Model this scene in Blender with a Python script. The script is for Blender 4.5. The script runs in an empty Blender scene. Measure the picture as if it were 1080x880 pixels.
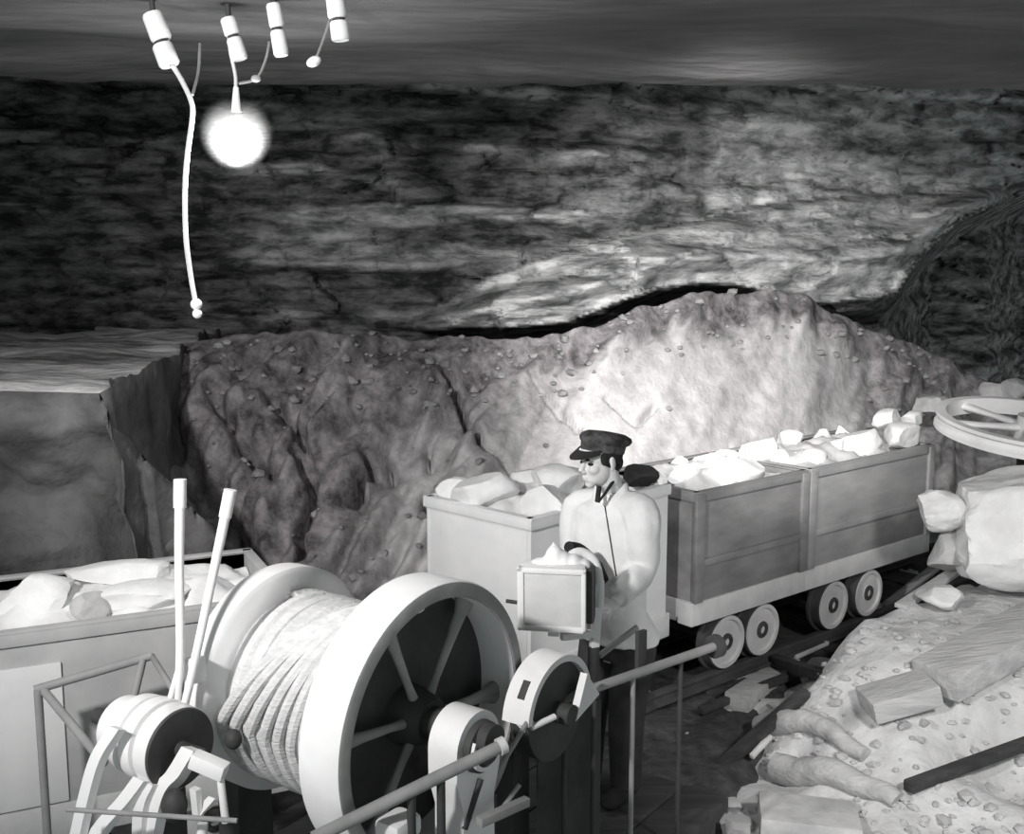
import bpy, bmesh, math, random
from mathutils import Vector, Matrix, noise
random.seed(7)
S = bpy.context.scene
COL = S.collection
PI = math.pi

# ------------------------------------------------------------------ camera, world, lights, exposure
F = 1158.0
PITCH = math.radians(8.35)
EYE = 2.8
cd = bpy.data.cameras.new('camera')
cam = bpy.data.objects.new('camera', cd)
COL.objects.link(cam)
cam.location = (0, 0, EYE)
cam.rotation_euler = (PI / 2 - PITCH, 0, 0)
cd.sensor_width = 36.0
cd.lens = 36.0 * F / 1080.0
cd.clip_start = 0.05
S.camera = cam

W = bpy.data.worlds.new('mine_air')
S.world = W
W.use_nodes = True
W.node_tree.nodes['Background'].inputs[0].default_value = (0.92, 1.0, 1.0, 1)
W.node_tree.nodes['Background'].inputs[1].default_value = 0.5


def spot(name, loc, aim, power, deg, blend, size, col=(1, 0.98, 0.97)):
    l = bpy.data.lights.new(name, 'SPOT')
    l.energy = power
    l.spot_size = math.radians(deg)
    l.spot_blend = blend
    l.shadow_soft_size = size
    l.color = col
    o = bpy.data.objects.new(name, l)
    COL.objects.link(o)
    o.location = loc
    o.rotation_euler = (Vector(aim) - Vector(loc)).to_track_quat('-Z', 'Y').to_euler()
    return o


spot('flash_lamp', (-2.25, 0.6, 3.82), (0.5, 7.5, 1.75), 1150, 80, 1.0, 0.13)
spot('heap_fill_light', (0.9, 3.9, 3.5), (1.85, 10.0, 1.95), 2100, 52, 1.0, 0.12)  # added unseen spot that brightens the heap and back wall
spot('floor_fill_light', (2.6, 1.4, 3.7), (2.8, 6.0, 0.1), 720, 66, 0.8, 0.3)  # added unseen spot that brightens the right-hand floor

vs = S.view_settings
vs.view_transform = 'Standard'
vs.look = 'None'
vs.gamma = 1.0
vs.use_curve_mapping = False
vs.exposure = 0.0

# ------------------------------------------------------------------ helpers
CP, SP = math.cos(PITCH), math.sin(PITCH)


def ray(px, py):
    a = (px - 540) / F
    b = -(py - 440) / F
    return Vector((a, CP + SP * b, -SP + CP * b))


def at_y(px, py, Y):
    r = ray(px, py)
    return Vector((0, 0, EYE)) + r * (Y / r.y)


def at_z(px, py, Z):
    r = ray(px, py)
    return Vector((0, 0, EYE)) + r * ((Z - EYE) / r.z)


def at_plane(px, py, P, n):
    r = ray(px, py)
    o = Vector((0, 0, EYE))
    return o + r * ((Vector(P) - o).dot(n) / r.dot(n))


def interp(pts, x):
    if x <= pts[0][0]:
        return pts[0][1]
    for (a, b), (c, d) in zip(pts, pts[1:]):
        if x <= c:
            return b + (d - b) * (x - a) / (c - a)
    return pts[-1][1]


def sstep(a, b, x):
    t = max(0.0, min(1.0, (x - a) / (b - a)))
    return t * t * (3 - 2 * t)


def fbm(x, y, z, oct=4, lac=2.1, gain=0.5):
    s, a = 0.0, 1.0
    for i in range(oct):
        s += a * noise.noise(Vector((x, y, z)))
        x *= lac; y *= lac; z *= lac
        a *= gain
    return s


def material(name, lo, hi, rough=0.8, scale=6.0, bump=0.3, metal=0.0, stretch=(1, 1, 1), detail=6, contrast=0.25, spec=0.3, bump_dist=0.02, tint=(0.97, 1.0, 1.0)):
    m = bpy.data.materials.new(name)
    m.use_nodes = True
    nt = m.node_tree
    N, L = nt.nodes, nt.links
    b = N['Principled BSDF']
    tc = N.new('ShaderNodeTexCoord')
    mp = N.new('ShaderNodeMapping')
    mp.inputs['Scale'].default_value = stretch
    L.new(tc.outputs['Object'], mp.inputs['Vector'])
    n = N.new('ShaderNodeTexNoise')
    n.inputs['Scale'].default_value = scale
    n.inputs['Detail'].default_value = detail
    n.inputs['Roughness'].default_value = 0.6
    L.new(mp.outputs[0], n.inputs['Vector'])
    r = N.new('ShaderNodeValToRGB')
    r.color_ramp.elements[0].position = 0.5 - contrast
    r.color_ramp.elements[1].position = 0.5 + contrast
    t2 = tuple(1 + (1 - c) * 0.6 for c in tint)
    r.color_ramp.elements[0].color = (lo * tint[0], lo * tint[1], lo * tint[2], 1)
    r.color_ramp.elements[1].color = (hi * t2[0], hi * t2[1], hi * t2[2], 1)
    L.new(n.outputs['Fac'], r.inputs[0])
    L.new(r.outputs[0], b.inputs['Base Color'])
    b.inputs['Roughness'].default_value = rough
    b.inputs['Metallic'].default_value = metal
    b.inputs['Specular IOR Level'].default_value = spec
    if bump:
        n2 = N.new('ShaderNodeTexNoise')
        n2.inputs['Scale'].default_value = scale * 3.1
        n2.inputs['Detail'].default_value = 8
        L.new(mp.outputs[0], n2.inputs['Vector'])
        bp = N.new('ShaderNodeBump')
        bp.inputs['Strength'].default_value = bump
        bp.inputs['Distance'].default_value = bump_dist
        L.new(n2.outputs['Fac'], bp.inputs['Height'])
        L.new(bp.outputs[0], b.inputs['Normal'])
    return m


def emitter(name, col, strength):
    m = bpy.data.materials.new(name)
    m.use_nodes = True
    b = m.node_tree.nodes['Principled BSDF']
    b.inputs['Base Color'].default_value = (0.9, 0.9, 0.9, 1)
    b.inputs['Emission Color'].default_value = (*col, 1)
    b.inputs['Emission Strength'].default_value = strength
    return m


class MB:
    """collects shapes into one mesh"""

    def __init__(self):
        self.v, self.f = [], []

    def add(self, vs, fs):
        o = len(self.v)
        self.v += [Vector(p) for p in vs]
        self.f += [tuple(i + o for i in q) for q in fs]
        return self

    def box(self, c, size, M=None, bev=0.0):
        bm = bmesh.new()
        bmesh.ops.create_cube(bm, size=1.0)
        for q in bm.verts:
            q.co = Vector((q.co.x * size[0], q.co.y * size[1], q.co.z * size[2]))
        if bev:
            bmesh.ops.bevel(bm, geom=list(bm.edges), offset=bev, segments=2, affect='EDGES', profile=0.6)
        if M is None:
            M = Matrix.Identity(3)
        bm.verts.index_update()
        self.add([M @ q.co + Vector(c) for q in bm.verts], [[q.index for q in f.verts] for f in bm.faces])
        bm.free()
        return self

    def bar(self, a, b, w, h, up=(0, 0, 1), bev=0.003):
        """box from a to b, w wide, h along up"""
        a, b = Vector(a), Vector(b)
        x = (b - a)
        l = x.length
        x.normalize()
        y = Vector(up).cross(x).normalized()
        z = x.cross(y)
        M = Matrix((x, y, z)).transposed()
        return self.box((a + b) / 2, (l, w, h), M, min(bev, w * 0.3, h * 0.3))

    def rings(self, rings, closed_ends=True):
        n = len(rings[0])
        vs = [p for r in rings for p in r]
        fs = []
        for i in range(len(rings) - 1):
            for j in range(n):
                k = (j + 1) % n
                fs.append((i * n + j, i * n + k, (i + 1) * n + k, (i + 1) * n + j))
        if closed_ends:
            fs.append(tuple(reversed(range(n))))
            fs.append(tuple((len(rings) - 1) * n + j for j in range(n)))
        return self.add(vs, fs)

    def tube(self, pts, r, seg=10, smooth_n=0):
        pts = [Vector(p) for p in pts]
        if smooth_n:
            pts = spline(pts, smooth_n)
        n = len(pts)
        rs = r if isinstance(r, (list, tuple)) else [r] * n
        if len(rs) != n:
            rs = [interp([(i / (len(rs) - 1), q) for i, q in enumerate(rs)], k / (n - 1)) for k in range(n)]
        rings = []
        t0 = (pts[1] - pts[0]).normalized()
        u = t0.orthogonal().normalized()
        for i, p in enumerate(pts):
            t = (pts[min(i + 1, n - 1)] - pts[max(i - 1, 0)]).normalized()
            u = (u - t * u.dot(t))
            if u.length < 1e-6:
                u = t.orthogonal()
            u.normalize()
            w = t.cross(u)
            rings.append([p + (u * math.cos(2 * PI * k / seg) + w * math.sin(2 * PI * k / seg)) * rs[i] for k in range(seg)])
        return self.rings(rings)

    def strap(self, pts, w, th, wdir, smooth_n=4):
        """flat strip along pts: w wide along wdir, th thick"""
        pts = [Vector(p) for p in pts]
        if smooth_n:
            pts = spline(pts, smooth_n)
        wd = Vector(wdir).normalized()
        n = len(pts)
        rings = []
        for i, p in enumerate(pts):
            t = (pts[min(i + 1, n - 1)] - pts[max(i - 1, 0)]).normalized()
            nn = t.cross(wd).normalized()
            rings.append([p + wd * w / 2 + nn * th / 2, p - wd * w / 2 + nn * th / 2, p - wd * w / 2 - nn * th / 2, p + wd * w / 2 - nn * th / 2])
        return self.rings(rings)

    def lathe(self, c, axis, prof, seg=48, a0=0.0, a1=2 * PI, ref=None, closed=True):
        """profile [(along, radius)...] as a closed loop revolved about axis through c"""
        c, ax = Vector(c), Vector(axis).normalized()
        u = Vector(ref) if ref is not None else Vector((0, 0, 1))
        u = (u - ax * u.dot(ax)).normalized()
        w = ax.cross(u)
        full = abs(a1 - a0 - 2 * PI) < 1e-4
        n = seg if full else seg + 1
        m = len(prof)
        vs = []
        for i in range(n):
            t = a0 + (a1 - a0) * i / seg
            d = u * math.cos(t) + w * math.sin(t)
            vs += [c + ax * s + d * r for s, r in prof]
        fs = []
        mm = m if closed else m - 1
        for i in range(seg):
            k = (i + 1) % n
            for j in range(mm):
                q = (j + 1) % m
                fs.append((i * m + j, i * m + q, k * m + q, k * m + j))
        if not full and closed:
            fs.append(tuple(range(m)))
            fs.append(tuple((n - 1) * m + j for j in reversed(range(m))))
        return self.add(vs, fs)

    def disc_solid(self, c, axis, prof, seg=40):
        """solid of revolution, profile from axis to axis"""
        return self.lathe(c, axis, prof, seg, closed=False)

    def ellipsoid(self, c, r, M=None, seg=20, rings=14):
        if M is None:
            M = Matrix.Identity(3)
        c = Vector(c)
        rr = []
        for i in range(1, rings):
            t = PI * i / rings
            rr.append([c + M @ Vector((r[0] * math.sin(t) * math.cos(2 * PI * k / seg), r[1] * math.sin(t) * math.sin(2 * PI * k / seg), r[2] * math.cos(t))) for k in range(seg)])
        return self.rings(rr)

    def loft(self, secs, seg=24):
        """secs: (centre, ux, uy, rx, ry)"""
        rings = []
        for c, ux, uy, rx, ry in secs:
            c, ux, uy = Vector(c), Vector(ux), Vector(uy)
            rings.append([c + ux * rx * math.cos(2 * PI * k / seg) + uy * ry * math.sin(2 * PI * k / seg) for k in range(seg)])
        return self.rings(rings)

    def mesh(self, name, off=None, smooth=True, angle=40):
        me = bpy.data.meshes.new(name)
        o = off if off is not None else Vector((0, 0, 0))
        me.from_pydata([tuple(p - o) for p in self.v], [], self.f)
        bm = bmesh.new()
        bm.from_mesh(me)
        bmesh.ops.remove_doubles(bm, verts=bm.verts, dist=1e-6)
        bmesh.ops.recalc_face_normals(bm, faces=bm.faces)
        if smooth:
            ca = math.radians(angle)
            for f in bm.faces:
                f.smooth = True
            for e in bm.edges:
                if len(e.link_faces) == 2 and e.calc_face_angle(0) > ca:
                    e.smooth = False
        bm.to_mesh(me)
        bm.free()
        return me

    def build(self, name, mat, parent=None, label=None, local=False, smooth=True, angle=40, origin=None):
        if parent is not None and not local:
            off = world_loc(parent)
        else:
            off = Vector(origin) if origin is not None else Vector((0, 0, 0))
        o = bpy.data.objects.new(name, self.mesh(name, off, smooth, angle))
        COL.objects.link(o)
        o.data.materials.append(mat)
        if parent is not None:
            o.parent = parent
        elif origin is not None:
            o.location = off
        if label:
            o['label'] = label
        return o


def world_loc(o):
    p = Vector(o.location)
    while o.parent is not None:
        o = o.parent
        p += Vector(o.location)
    return p


def spline(pts, n):
    out = []
    P = [pts[0] * 2 - pts[1]] + list(pts) + [pts[-1] * 2 - pts[-2]]
    for i in range(1, len(P) - 2):
        a, b, c, d = P[i - 1], P[i], P[i + 1], P[i + 2]
        for k in range(n):
            t = k / n
            out.append(0.5 * ((2 * b) + (c - a) * t + (2 * a - 5 * b + 4 * c - d) * t * t + (3 * b - a - 3 * c + d) * t ** 3))
    out.append(pts[-1])
    return out


def tag(o, label, cat, group=None):
    o['label'] = label
    o['category'] = cat
    if group:
        o['group'] = group
    return o


def thing(name, label, cat, loc, rz=0.0, group=None):
    o = bpy.data.objects.new(name, None)
    COL.objects.link(o)
    o.location = loc
    o.rotation_euler = (0, 0, rz)
    return tag(o, label, cat, group)


def struct(o, kind='structure'):
    o['kind'] = kind
    return o


def rock_mb(c, size, rz=0.0, seed=0, cuts=7, sub=3, rough=0.10, tilt=(0, 0)):
    """an angular broken lump: a ball cut by planes and roughened"""
    rnd = random.Random(seed)
    bm = bmesh.new()
    bmesh.ops.create_icosphere(bm, subdivisions=sub, radius=1.0)
    pl = []
    for _ in range(cuts):
        d = Vector((rnd.gauss(0, 1), rnd.gauss(0, 1), rnd.gauss(0, 0.9))).normalized()
        pl.append((d, rnd.uniform(0.5, 0.8)))
    M = Matrix.Rotation(rz, 3, 'Z') @ Matrix.Rotation(tilt[0], 3, 'X') @ Matrix.Rotation(tilt[1], 3, 'Y')
    vs = []
    for q in bm.verts:
        p = q.co.copy()
        for d, h in pl:
            k = p.dot(d) - h
            if k > 0:
                p -= d * k
        p *= 1 + rough * fbm(p.x * 1.7 + seed * 3.1, p.y * 1.7, p.z * 1.7, 3)
        vs.append(p)
    lo = [min(v[i] for v in vs) for i in range(3)]
    hi = [max(v[i] for v in vs) for i in range(3)]
    vs = [Vector([((v[i] - (lo[i] + hi[i]) / 2) / (hi[i] - lo[i])) * size[i] for i in range(3)]) for v in vs]
    mb = MB()
    bm.verts.index_update()
    mb.add([M @ v + Vector(c) for v in vs], [[q.index for q in f.verts] for f in bm.faces])
    bm.free()
    return mb


def remesh(mb, name, voxel, smooth_it=4):
    me = mb.mesh(name + '_raw', smooth=False)
    o = bpy.data.objects.new('raw', me)
    COL.objects.link(o)
    m = o.modifiers.new('r', 'REMESH')
    m.mode = 'VOXEL'
    m.voxel_size = voxel
    if smooth_it:
        s = o.modifiers.new('s', 'SMOOTH')
        s.factor = 0.5
        s.iterations = smooth_it
    dg = bpy.context.evaluated_depsgraph_get()
    new = bpy.data.meshes.new_from_object(o.evaluated_get(dg))
    bpy.data.objects.remove(o)
    for p in new.polygons:
        p.use_smooth = True
    new.name = name
    return new


def link_mesh(name, me, mat, parent=None, label=None):
    o = bpy.data.objects.new(name, me)
    COL.objects.link(o)
    me.materials.clear()
    me.materials.append(mat)
    if parent is not None:
        me.transform(Matrix.Translation(-world_loc(parent)))
        o.parent = parent
    if label:
        o['label'] = label
    return o


# ------------------------------------------------------------------ materials
M_CEIL = material('ceiling_rock', 0.07, 0.20, 0.95, 1.4, 0.5, stretch=(0.5, 1.6, 1), spec=0.1, bump_dist=0.06)
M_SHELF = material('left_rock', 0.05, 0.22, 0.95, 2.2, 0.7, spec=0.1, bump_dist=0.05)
M_SHELFTOP = material('left_rock_lit_top', 0.14, 0.75, 0.95, 2.0, 0.7, stretch=(0.6, 1.8, 1), contrast=0.16, spec=0.1, bump_dist=0.05)  # paler than the front: light on the shelf top put into the colour
M_FLOOR = material('floor_dust', 0.44, 0.72, 0.95, 3.2, 0.9, spec=0.1, bump_dist=0.03, tint=(1.0, 1.0, 0.985))
M_ORE = material('pale_ore', 0.62, 0.86, 0.9, 5.0, 0.4, spec=0.15, tint=(1.0, 0.99, 0.985))
M_ORE_GREY = material('grey_ore', 0.34, 0.6, 0.9, 5.0, 0.4, spec=0.15)
M_STONE = material('slope_stone', 0.14, 0.42, 0.95, 4.0, 0.5, spec=0.1)
M_STEEL = material('car_steel', 0.12, 0.30, 0.75, 3.0, 0.15, stretch=(0.6, 1, 1.6), spec=0.3)
M_STEELB = material('car_steel_pale', 0.34, 0.52, 0.75, 3.0, 0.12, spec=0.25)
M_STEELD = material('dark_steel', 0.035, 0.08, 0.7, 5.0, 0.15, spec=0.3)
M_STEELM = material('car_steel_mid', 0.20, 0.38, 0.75, 3.0, 0.15, stretch=(0.6, 1, 1.6), spec=0.3)
M_STEELP = material('car_plate_pale', 0.66, 0.8, 0.8, 3.0, 0.1, spec=0.2)
M_SILL = material('pale_sill', 0.45, 0.68, 0.8, 4.0, 0.2)
M_WHITE = material('pale_paint', 0.7, 0.84, 0.6, 4.0, 0.08, spec=0.3, tint=(1.0, 0.985, 0.98))
M_IRON = material('dark_iron', 0.03, 0.07, 0.65, 6.0, 0.15, spec=0.3)
M_IRONG = material('grey_iron', 0.2, 0.36, 0.6, 5.0, 0.15, spec=0.4)
M_ROPE = material('wire_rope', 0.5, 0.72, 0.8, 12.0, 0.4, stretch=(1, 1, 4))
M_WOOD = material('grey_timber', 0.34, 0.58, 0.9, 4.0, 0.5, stretch=(0.6, 4, 4))
M_DWOOD = material('dark_timber', 0.03, 0.075, 0.9, 4.0, 0.5, stretch=(0.6, 4, 4))
M_COAT = material('pale_coat_cloth', 0.62, 0.76, 0.95, 9.0, 0.2, spec=0.1, tint=(0.99, 0.99, 1.0))
M_TROUS = material('grey_trouser_cloth', 0.03, 0.06, 0.95, 9.0, 0.2, spec=0.1)
M_CAP = material('dark_cap_cloth', 0.02, 0.09, 0.8, 22.0, 0.3, contrast=0.12)
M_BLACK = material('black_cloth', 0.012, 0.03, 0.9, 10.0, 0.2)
M_SKIN = material('skin', 0.60, 0.7, 0.6, 8.0, 0.08, spec=0.25, tint=(1.0, 0.98, 0.97))
M_SHIRT = material('white_shirt', 0.78, 0.86, 0.9, 9.0, 0.1)
M_PORC = material('porcelain', 0.78, 0.88, 0.35, 5.0, 0.0, spec=0.5)
M_WIRE = material('pale_cord', 0.5, 0.66, 0.8, 12.0, 0.2)
M_DIMWIRE = material('grey_cord', 0.16, 0.24, 0.8, 12.0, 0.2)
M_BULB = emitter('bulb_glow', (1, 0.99, 0.97), 12.0)

# rock of the back wall: darker to the left, paler to the right and on the ledge
def wall_material():
    m = bpy.data.materials.new('strata_rock')
    m.use_nodes = True
    nt = m.node_tree
    N, L = nt.nodes, nt.links
    b = N['Principled BSDF']
    b.inputs['Roughness'].default_value = 0.95
    b.inputs['Specular IOR Level'].default_value = 0.1
    tc = N.new('ShaderNodeTexCoord')
    mp = N.new('ShaderNodeMapping')
    mp.inputs['Scale'].default_value = (1.5, 1.5, 4.0)
    mp.inputs['Rotation'].default_value = (0, math.radians(-5), 0)
    L.new(tc.outputs['Object'], mp.inputs['Vector'])
    n1 = N.new('ShaderNodeTexNoise')
    n1.inputs['Scale'].default_value = 1.7
    n1.inputs['Detail'].default_value = 9
    n1.inputs['Roughness'].default_value = 0.65
    L.new(mp.outputs[0], n1.inputs['Vector'])
    n2 = N.new('ShaderNodeTexNoise')
    n2.inputs['Scale'].default_value = 0.5
    n2.inputs['Detail'].default_value = 3
    L.new(tc.outputs['Object'], n2.inputs['Vector'])
    a2 = N.new('ShaderNodeAttribute')
    a2.attribute_name = 'paleness'  # mask of pale rock, with the ledge's light and shade painted in

    def ramp(a, b_, p0, p1):
        r = N.new('ShaderNodeValToRGB')
        r.color_ramp.elements[0].position = p0
        r.color_ramp.elements[1].position = p1
        r.color_ramp.elements[0].color = (a * 0.95, a, a, 1)
        r.color_ramp.elements[1].color = (b_, b_, b_, 1)
        L.new(n1.outputs['Fac'], r.inputs[0])
        return r
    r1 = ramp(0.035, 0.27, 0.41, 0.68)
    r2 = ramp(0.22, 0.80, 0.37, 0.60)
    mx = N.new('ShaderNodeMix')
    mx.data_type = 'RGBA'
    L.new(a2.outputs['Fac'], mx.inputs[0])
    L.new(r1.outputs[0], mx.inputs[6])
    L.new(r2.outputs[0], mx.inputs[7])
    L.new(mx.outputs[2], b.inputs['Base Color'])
    bp = N.new('ShaderNodeBump')
    bp.inputs['Strength'].default_value = 0.9
    bp.inputs['Distance'].default_value = 0.10
    L.new(n1.outputs['Fac'], bp.inputs['Height'])
    L.new(bp.outputs[0], b.inputs['Normal'])
    return m


def spoil_material():
    """broken rock: dark shale to the left and along the crest, a dusty pale fan in the middle"""
    m = bpy.data.materials.new('spoil')
    m.use_nodes = True
    nt = m.node_tree
    N, L = nt.nodes, nt.links
    b = N['Principled BSDF']
    b.inputs['Roughness'].default_value = 0.97
    b.inputs['Specular IOR Level'].default_value = 0.08
    at = N.new('ShaderNodeAttribute')
    at.attribute_name = 'paleness'
    tc = N.new('ShaderNodeTexCoord')
    n1 = N.new('ShaderNodeTexNoise')
    n1.inputs['Scale'].default_value = 5.5
    n1.inputs['Detail'].default_value = 10
    n1.inputs['Roughness'].default_value = 0.7
    L.new(tc.outputs['Object'], n1.inputs['Vector'])

    def ramp(a, b_, p0, p1, tint):
        r = N.new('ShaderNodeValToRGB')
        r.color_ramp.elements[0].position = p0
        r.color_ramp.elements[1].position = p1
        r.color_ramp.elements[0].color = (a * tint[0], a * tint[1], a * tint[2], 1)
        r.color_ramp.elements[1].color = (b_ * tint[0], b_ * tint[1], b_ * tint[2], 1)
        L.new(n1.outputs['Fac'], r.inputs[0])
        return r
    r1 = ramp(0.065, 0.38, 0.36, 0.66, (1.03, 0.97, 1.0))
    r2 = ramp(0.44, 0.66, 0.35, 0.65, (1.01, 0.99, 0.99))
    mx = N.new('ShaderNodeMix')
    mx.data_type = 'RGBA'
    L.new(at.outputs['Fac'], mx.inputs[0])
    L.new(r1.outputs[0], mx.inputs[6])
    L.new(r2.outputs[0], mx.inputs[7])
    L.new(mx.outputs[2], b.inputs['Base Color'])
    bp = N.new('ShaderNodeBump')
    bp.inputs['Strength'].default_value = 0.6
    bp.inputs['Distance'].default_value = 0.05
    L.new(n1.outputs['Fac'], bp.inputs['Height'])
    L.new(bp.outputs[0], b.inputs['Normal'])
    return m


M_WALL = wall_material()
M_SPOIL = spoil_material()
M_BED = material('shaded_cinder_bed', 0.03, 0.11, 0.95, 9.0, 0.7, spec=0.1)  # dark ballast, with the shade under the train in its colour

# ------------------------------------------------------------------ the cavern: ceiling, back wall, left shelf, floor
def grid_object(name, rows, mat, attr=None):
    h, w = len(rows), len(rows[0])
    me = bpy.data.meshes.new(name)
    vs = [tuple(p) for r in rows for p in r]
    fs = [(i * w + j, i * w + j + 1, (i + 1) * w + j + 1, (i + 1) * w + j) for i in range(h - 1) for j in range(w - 1)]
    me.from_pydata(vs, [], fs)
    for p in me.polygons:
        p.use_smooth = True
    if attr:
        a = me.attributes.new('paleness', 'FLOAT', 'POINT')
        a.data.foreach_set('value', [x for r in attr for x in r])
    o = bpy.data.objects.new(name, me)
    COL.objects.link(o)
    me.materials.append(mat)
    return o


CEIL_PROF = [(-1, 3.95), (3, 3.95), (4.6, 3.90), (5.2, 3.84), (6.0, 3.93), (6.75, 3.80), (7.1, 4.0), (9.0, 4.75), (11, 5.0), (17, 5.2)]
rows = []
for i in range(110):
    y = -1 + 18 * (i / 109) ** 1.1
    r = []
    for j in range(110):
        x = -9 + 20 * j / 109
        z = interp(CEIL_PROF, y + 0.25 * math.sin(x * 1.1) + 0.1 * fbm(x * 0.7, 0, 3))
        z += 0.035 * fbm(x * 0.45, y * 1.3, 1.7, 4) - 0.012 * x * (1 if y < 8 else 0)
        r.append(Vector((x, y, z)))
    rows.append(r)
struct(grid_object('ceiling', rows, M_CEIL))

DW = [(-700, 9.0), (0, 9.9), (200, 10.1), (460, 9.9), (660, 10.6), (860, 12.0), (960, 12.8), (1100, 13.8), (1900, 15)]
L1 = [(380, 345), (440, 335), (470, 318), (520, 290), (600, 262), (660, 248), (740, 232), (800, 216), (900, 206), (1000, 204), (1060, 196), (1100, 190)]
L2 = [(380, 350), (440, 346), (520, 345), (600, 337), (650, 317), (700, 301), (740, 296), (775, 297), (830, 311), (860, 317), (920, 313), (945, 305), (962, 280), (985, 255), (1010, 232), (1060, 210), (1100, 200)]
WCOLS = [-500 + 15 * i for i in range(34)] + [10 + 3.4 * i for i in range(320)] + [1100 + 20 * i for i in range(31)]
rows, att = [], []
for i in range(150):
    pr = []
    v = 40 + 390 * i / 149
    r = []
    for u in WCOLS:
        d = interp(DW, u)
        p = at_y(u, v, d)
        lay = p.z * 4.6 + 0.25 * noise.noise(Vector((p.x * 0.5, 1.3, p.z)))
        s = 0.0
        for fr, wx, amp in ((3.1, 0.7, 0.22), (7.5, 1.5, 0.13)):
            lz = p.z * fr + 0.7 * noise.noise(Vector((p.x * 0.35, fr, 0))) + 0.25 * noise.noise(Vector((p.x * 1.6, fr, p.z)))
            li = math.floor(lz)
            bx_ = p.x * wx * (0.6 + 0.8 * noise.cell(Vector((li * 1.7 + 0.5, fr, 0.5)))) + 9.0 * noise.cell(Vector((li * 3.3 + 0.5, 1.5, fr)))
            bx_ += 0.35 * noise.noise(Vector((p.x * 1.3, p.z * 3, fr)))
            h_ = noise.cell(Vector((math.floor(bx_) + 0.5, li + 0.5, fr))) - 0.5
            fz, fx = lz - li, bx_ - math.floor(bx_)
            rnd_ = min(1.0, min(fz, 1 - fz) * 5, min(fx, 1 - fx) * 9)
            s += amp * (h_ * 1.2 + 0.25 * rnd_)
        s += 0.16 * noise.noise(Vector((p.x * 0.6, 0.0, lay))) + 0.10 * noise.noise(Vector((p.x * 1.9, 4.0, lay * 1.6)))
        cell = noise.voronoi(Vector((p.x * 1.3, 2.0, p.z * 3.0)))[0]
        s += 0.10 * (cell[1] - cell[0])
        s += 0.06 * fbm(p.x * 3, p.z * 5, 2.2, 3)
        # near-vertical buttresses of the dark left side
        s += 0.45 * (1 - sstep(430, 620, u)) * noise.noise(Vector((p.x * 1.1 + p.z * 0.55, 7.0, p.z * 0.25)))
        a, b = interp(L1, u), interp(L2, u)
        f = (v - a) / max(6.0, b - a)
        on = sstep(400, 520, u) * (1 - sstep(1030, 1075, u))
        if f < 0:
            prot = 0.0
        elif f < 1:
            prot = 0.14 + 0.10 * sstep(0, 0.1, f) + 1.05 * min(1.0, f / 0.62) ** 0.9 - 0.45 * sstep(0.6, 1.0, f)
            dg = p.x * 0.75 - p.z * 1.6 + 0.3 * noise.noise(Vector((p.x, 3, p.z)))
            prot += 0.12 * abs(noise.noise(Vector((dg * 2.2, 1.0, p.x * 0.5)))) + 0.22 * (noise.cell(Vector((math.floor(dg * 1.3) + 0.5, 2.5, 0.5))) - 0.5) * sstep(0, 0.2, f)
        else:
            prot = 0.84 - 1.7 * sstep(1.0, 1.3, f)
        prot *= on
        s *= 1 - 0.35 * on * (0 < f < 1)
        pale = on * sstep(-0.10, 0.06, f) * (f < 1.02) * (0.75 + 0.5 * noise.noise(Vector((p.x * 1.2 + p.z, 5, p.z * 3))))  # lit ledge face and shaded underside painted into the colour
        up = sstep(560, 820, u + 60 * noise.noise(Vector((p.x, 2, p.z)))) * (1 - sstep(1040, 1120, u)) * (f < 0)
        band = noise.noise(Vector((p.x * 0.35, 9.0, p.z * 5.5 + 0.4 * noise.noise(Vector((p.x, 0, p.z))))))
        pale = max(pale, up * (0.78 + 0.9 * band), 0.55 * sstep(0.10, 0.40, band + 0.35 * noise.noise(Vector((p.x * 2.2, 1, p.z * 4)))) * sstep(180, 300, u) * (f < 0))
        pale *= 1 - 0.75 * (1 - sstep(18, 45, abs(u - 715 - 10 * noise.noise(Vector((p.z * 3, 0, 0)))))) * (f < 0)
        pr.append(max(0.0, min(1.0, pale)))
        cav = 3.6 * sstep(0, 22, v - b) * sstep(930, 985, u)
        cav += 3.0 * sstep(1035, 1080, u) * sstep(175, 230, v)
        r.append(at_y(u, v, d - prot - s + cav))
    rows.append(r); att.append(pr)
struct(grid_object('wall_back', rows, M_WALL, att))

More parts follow.
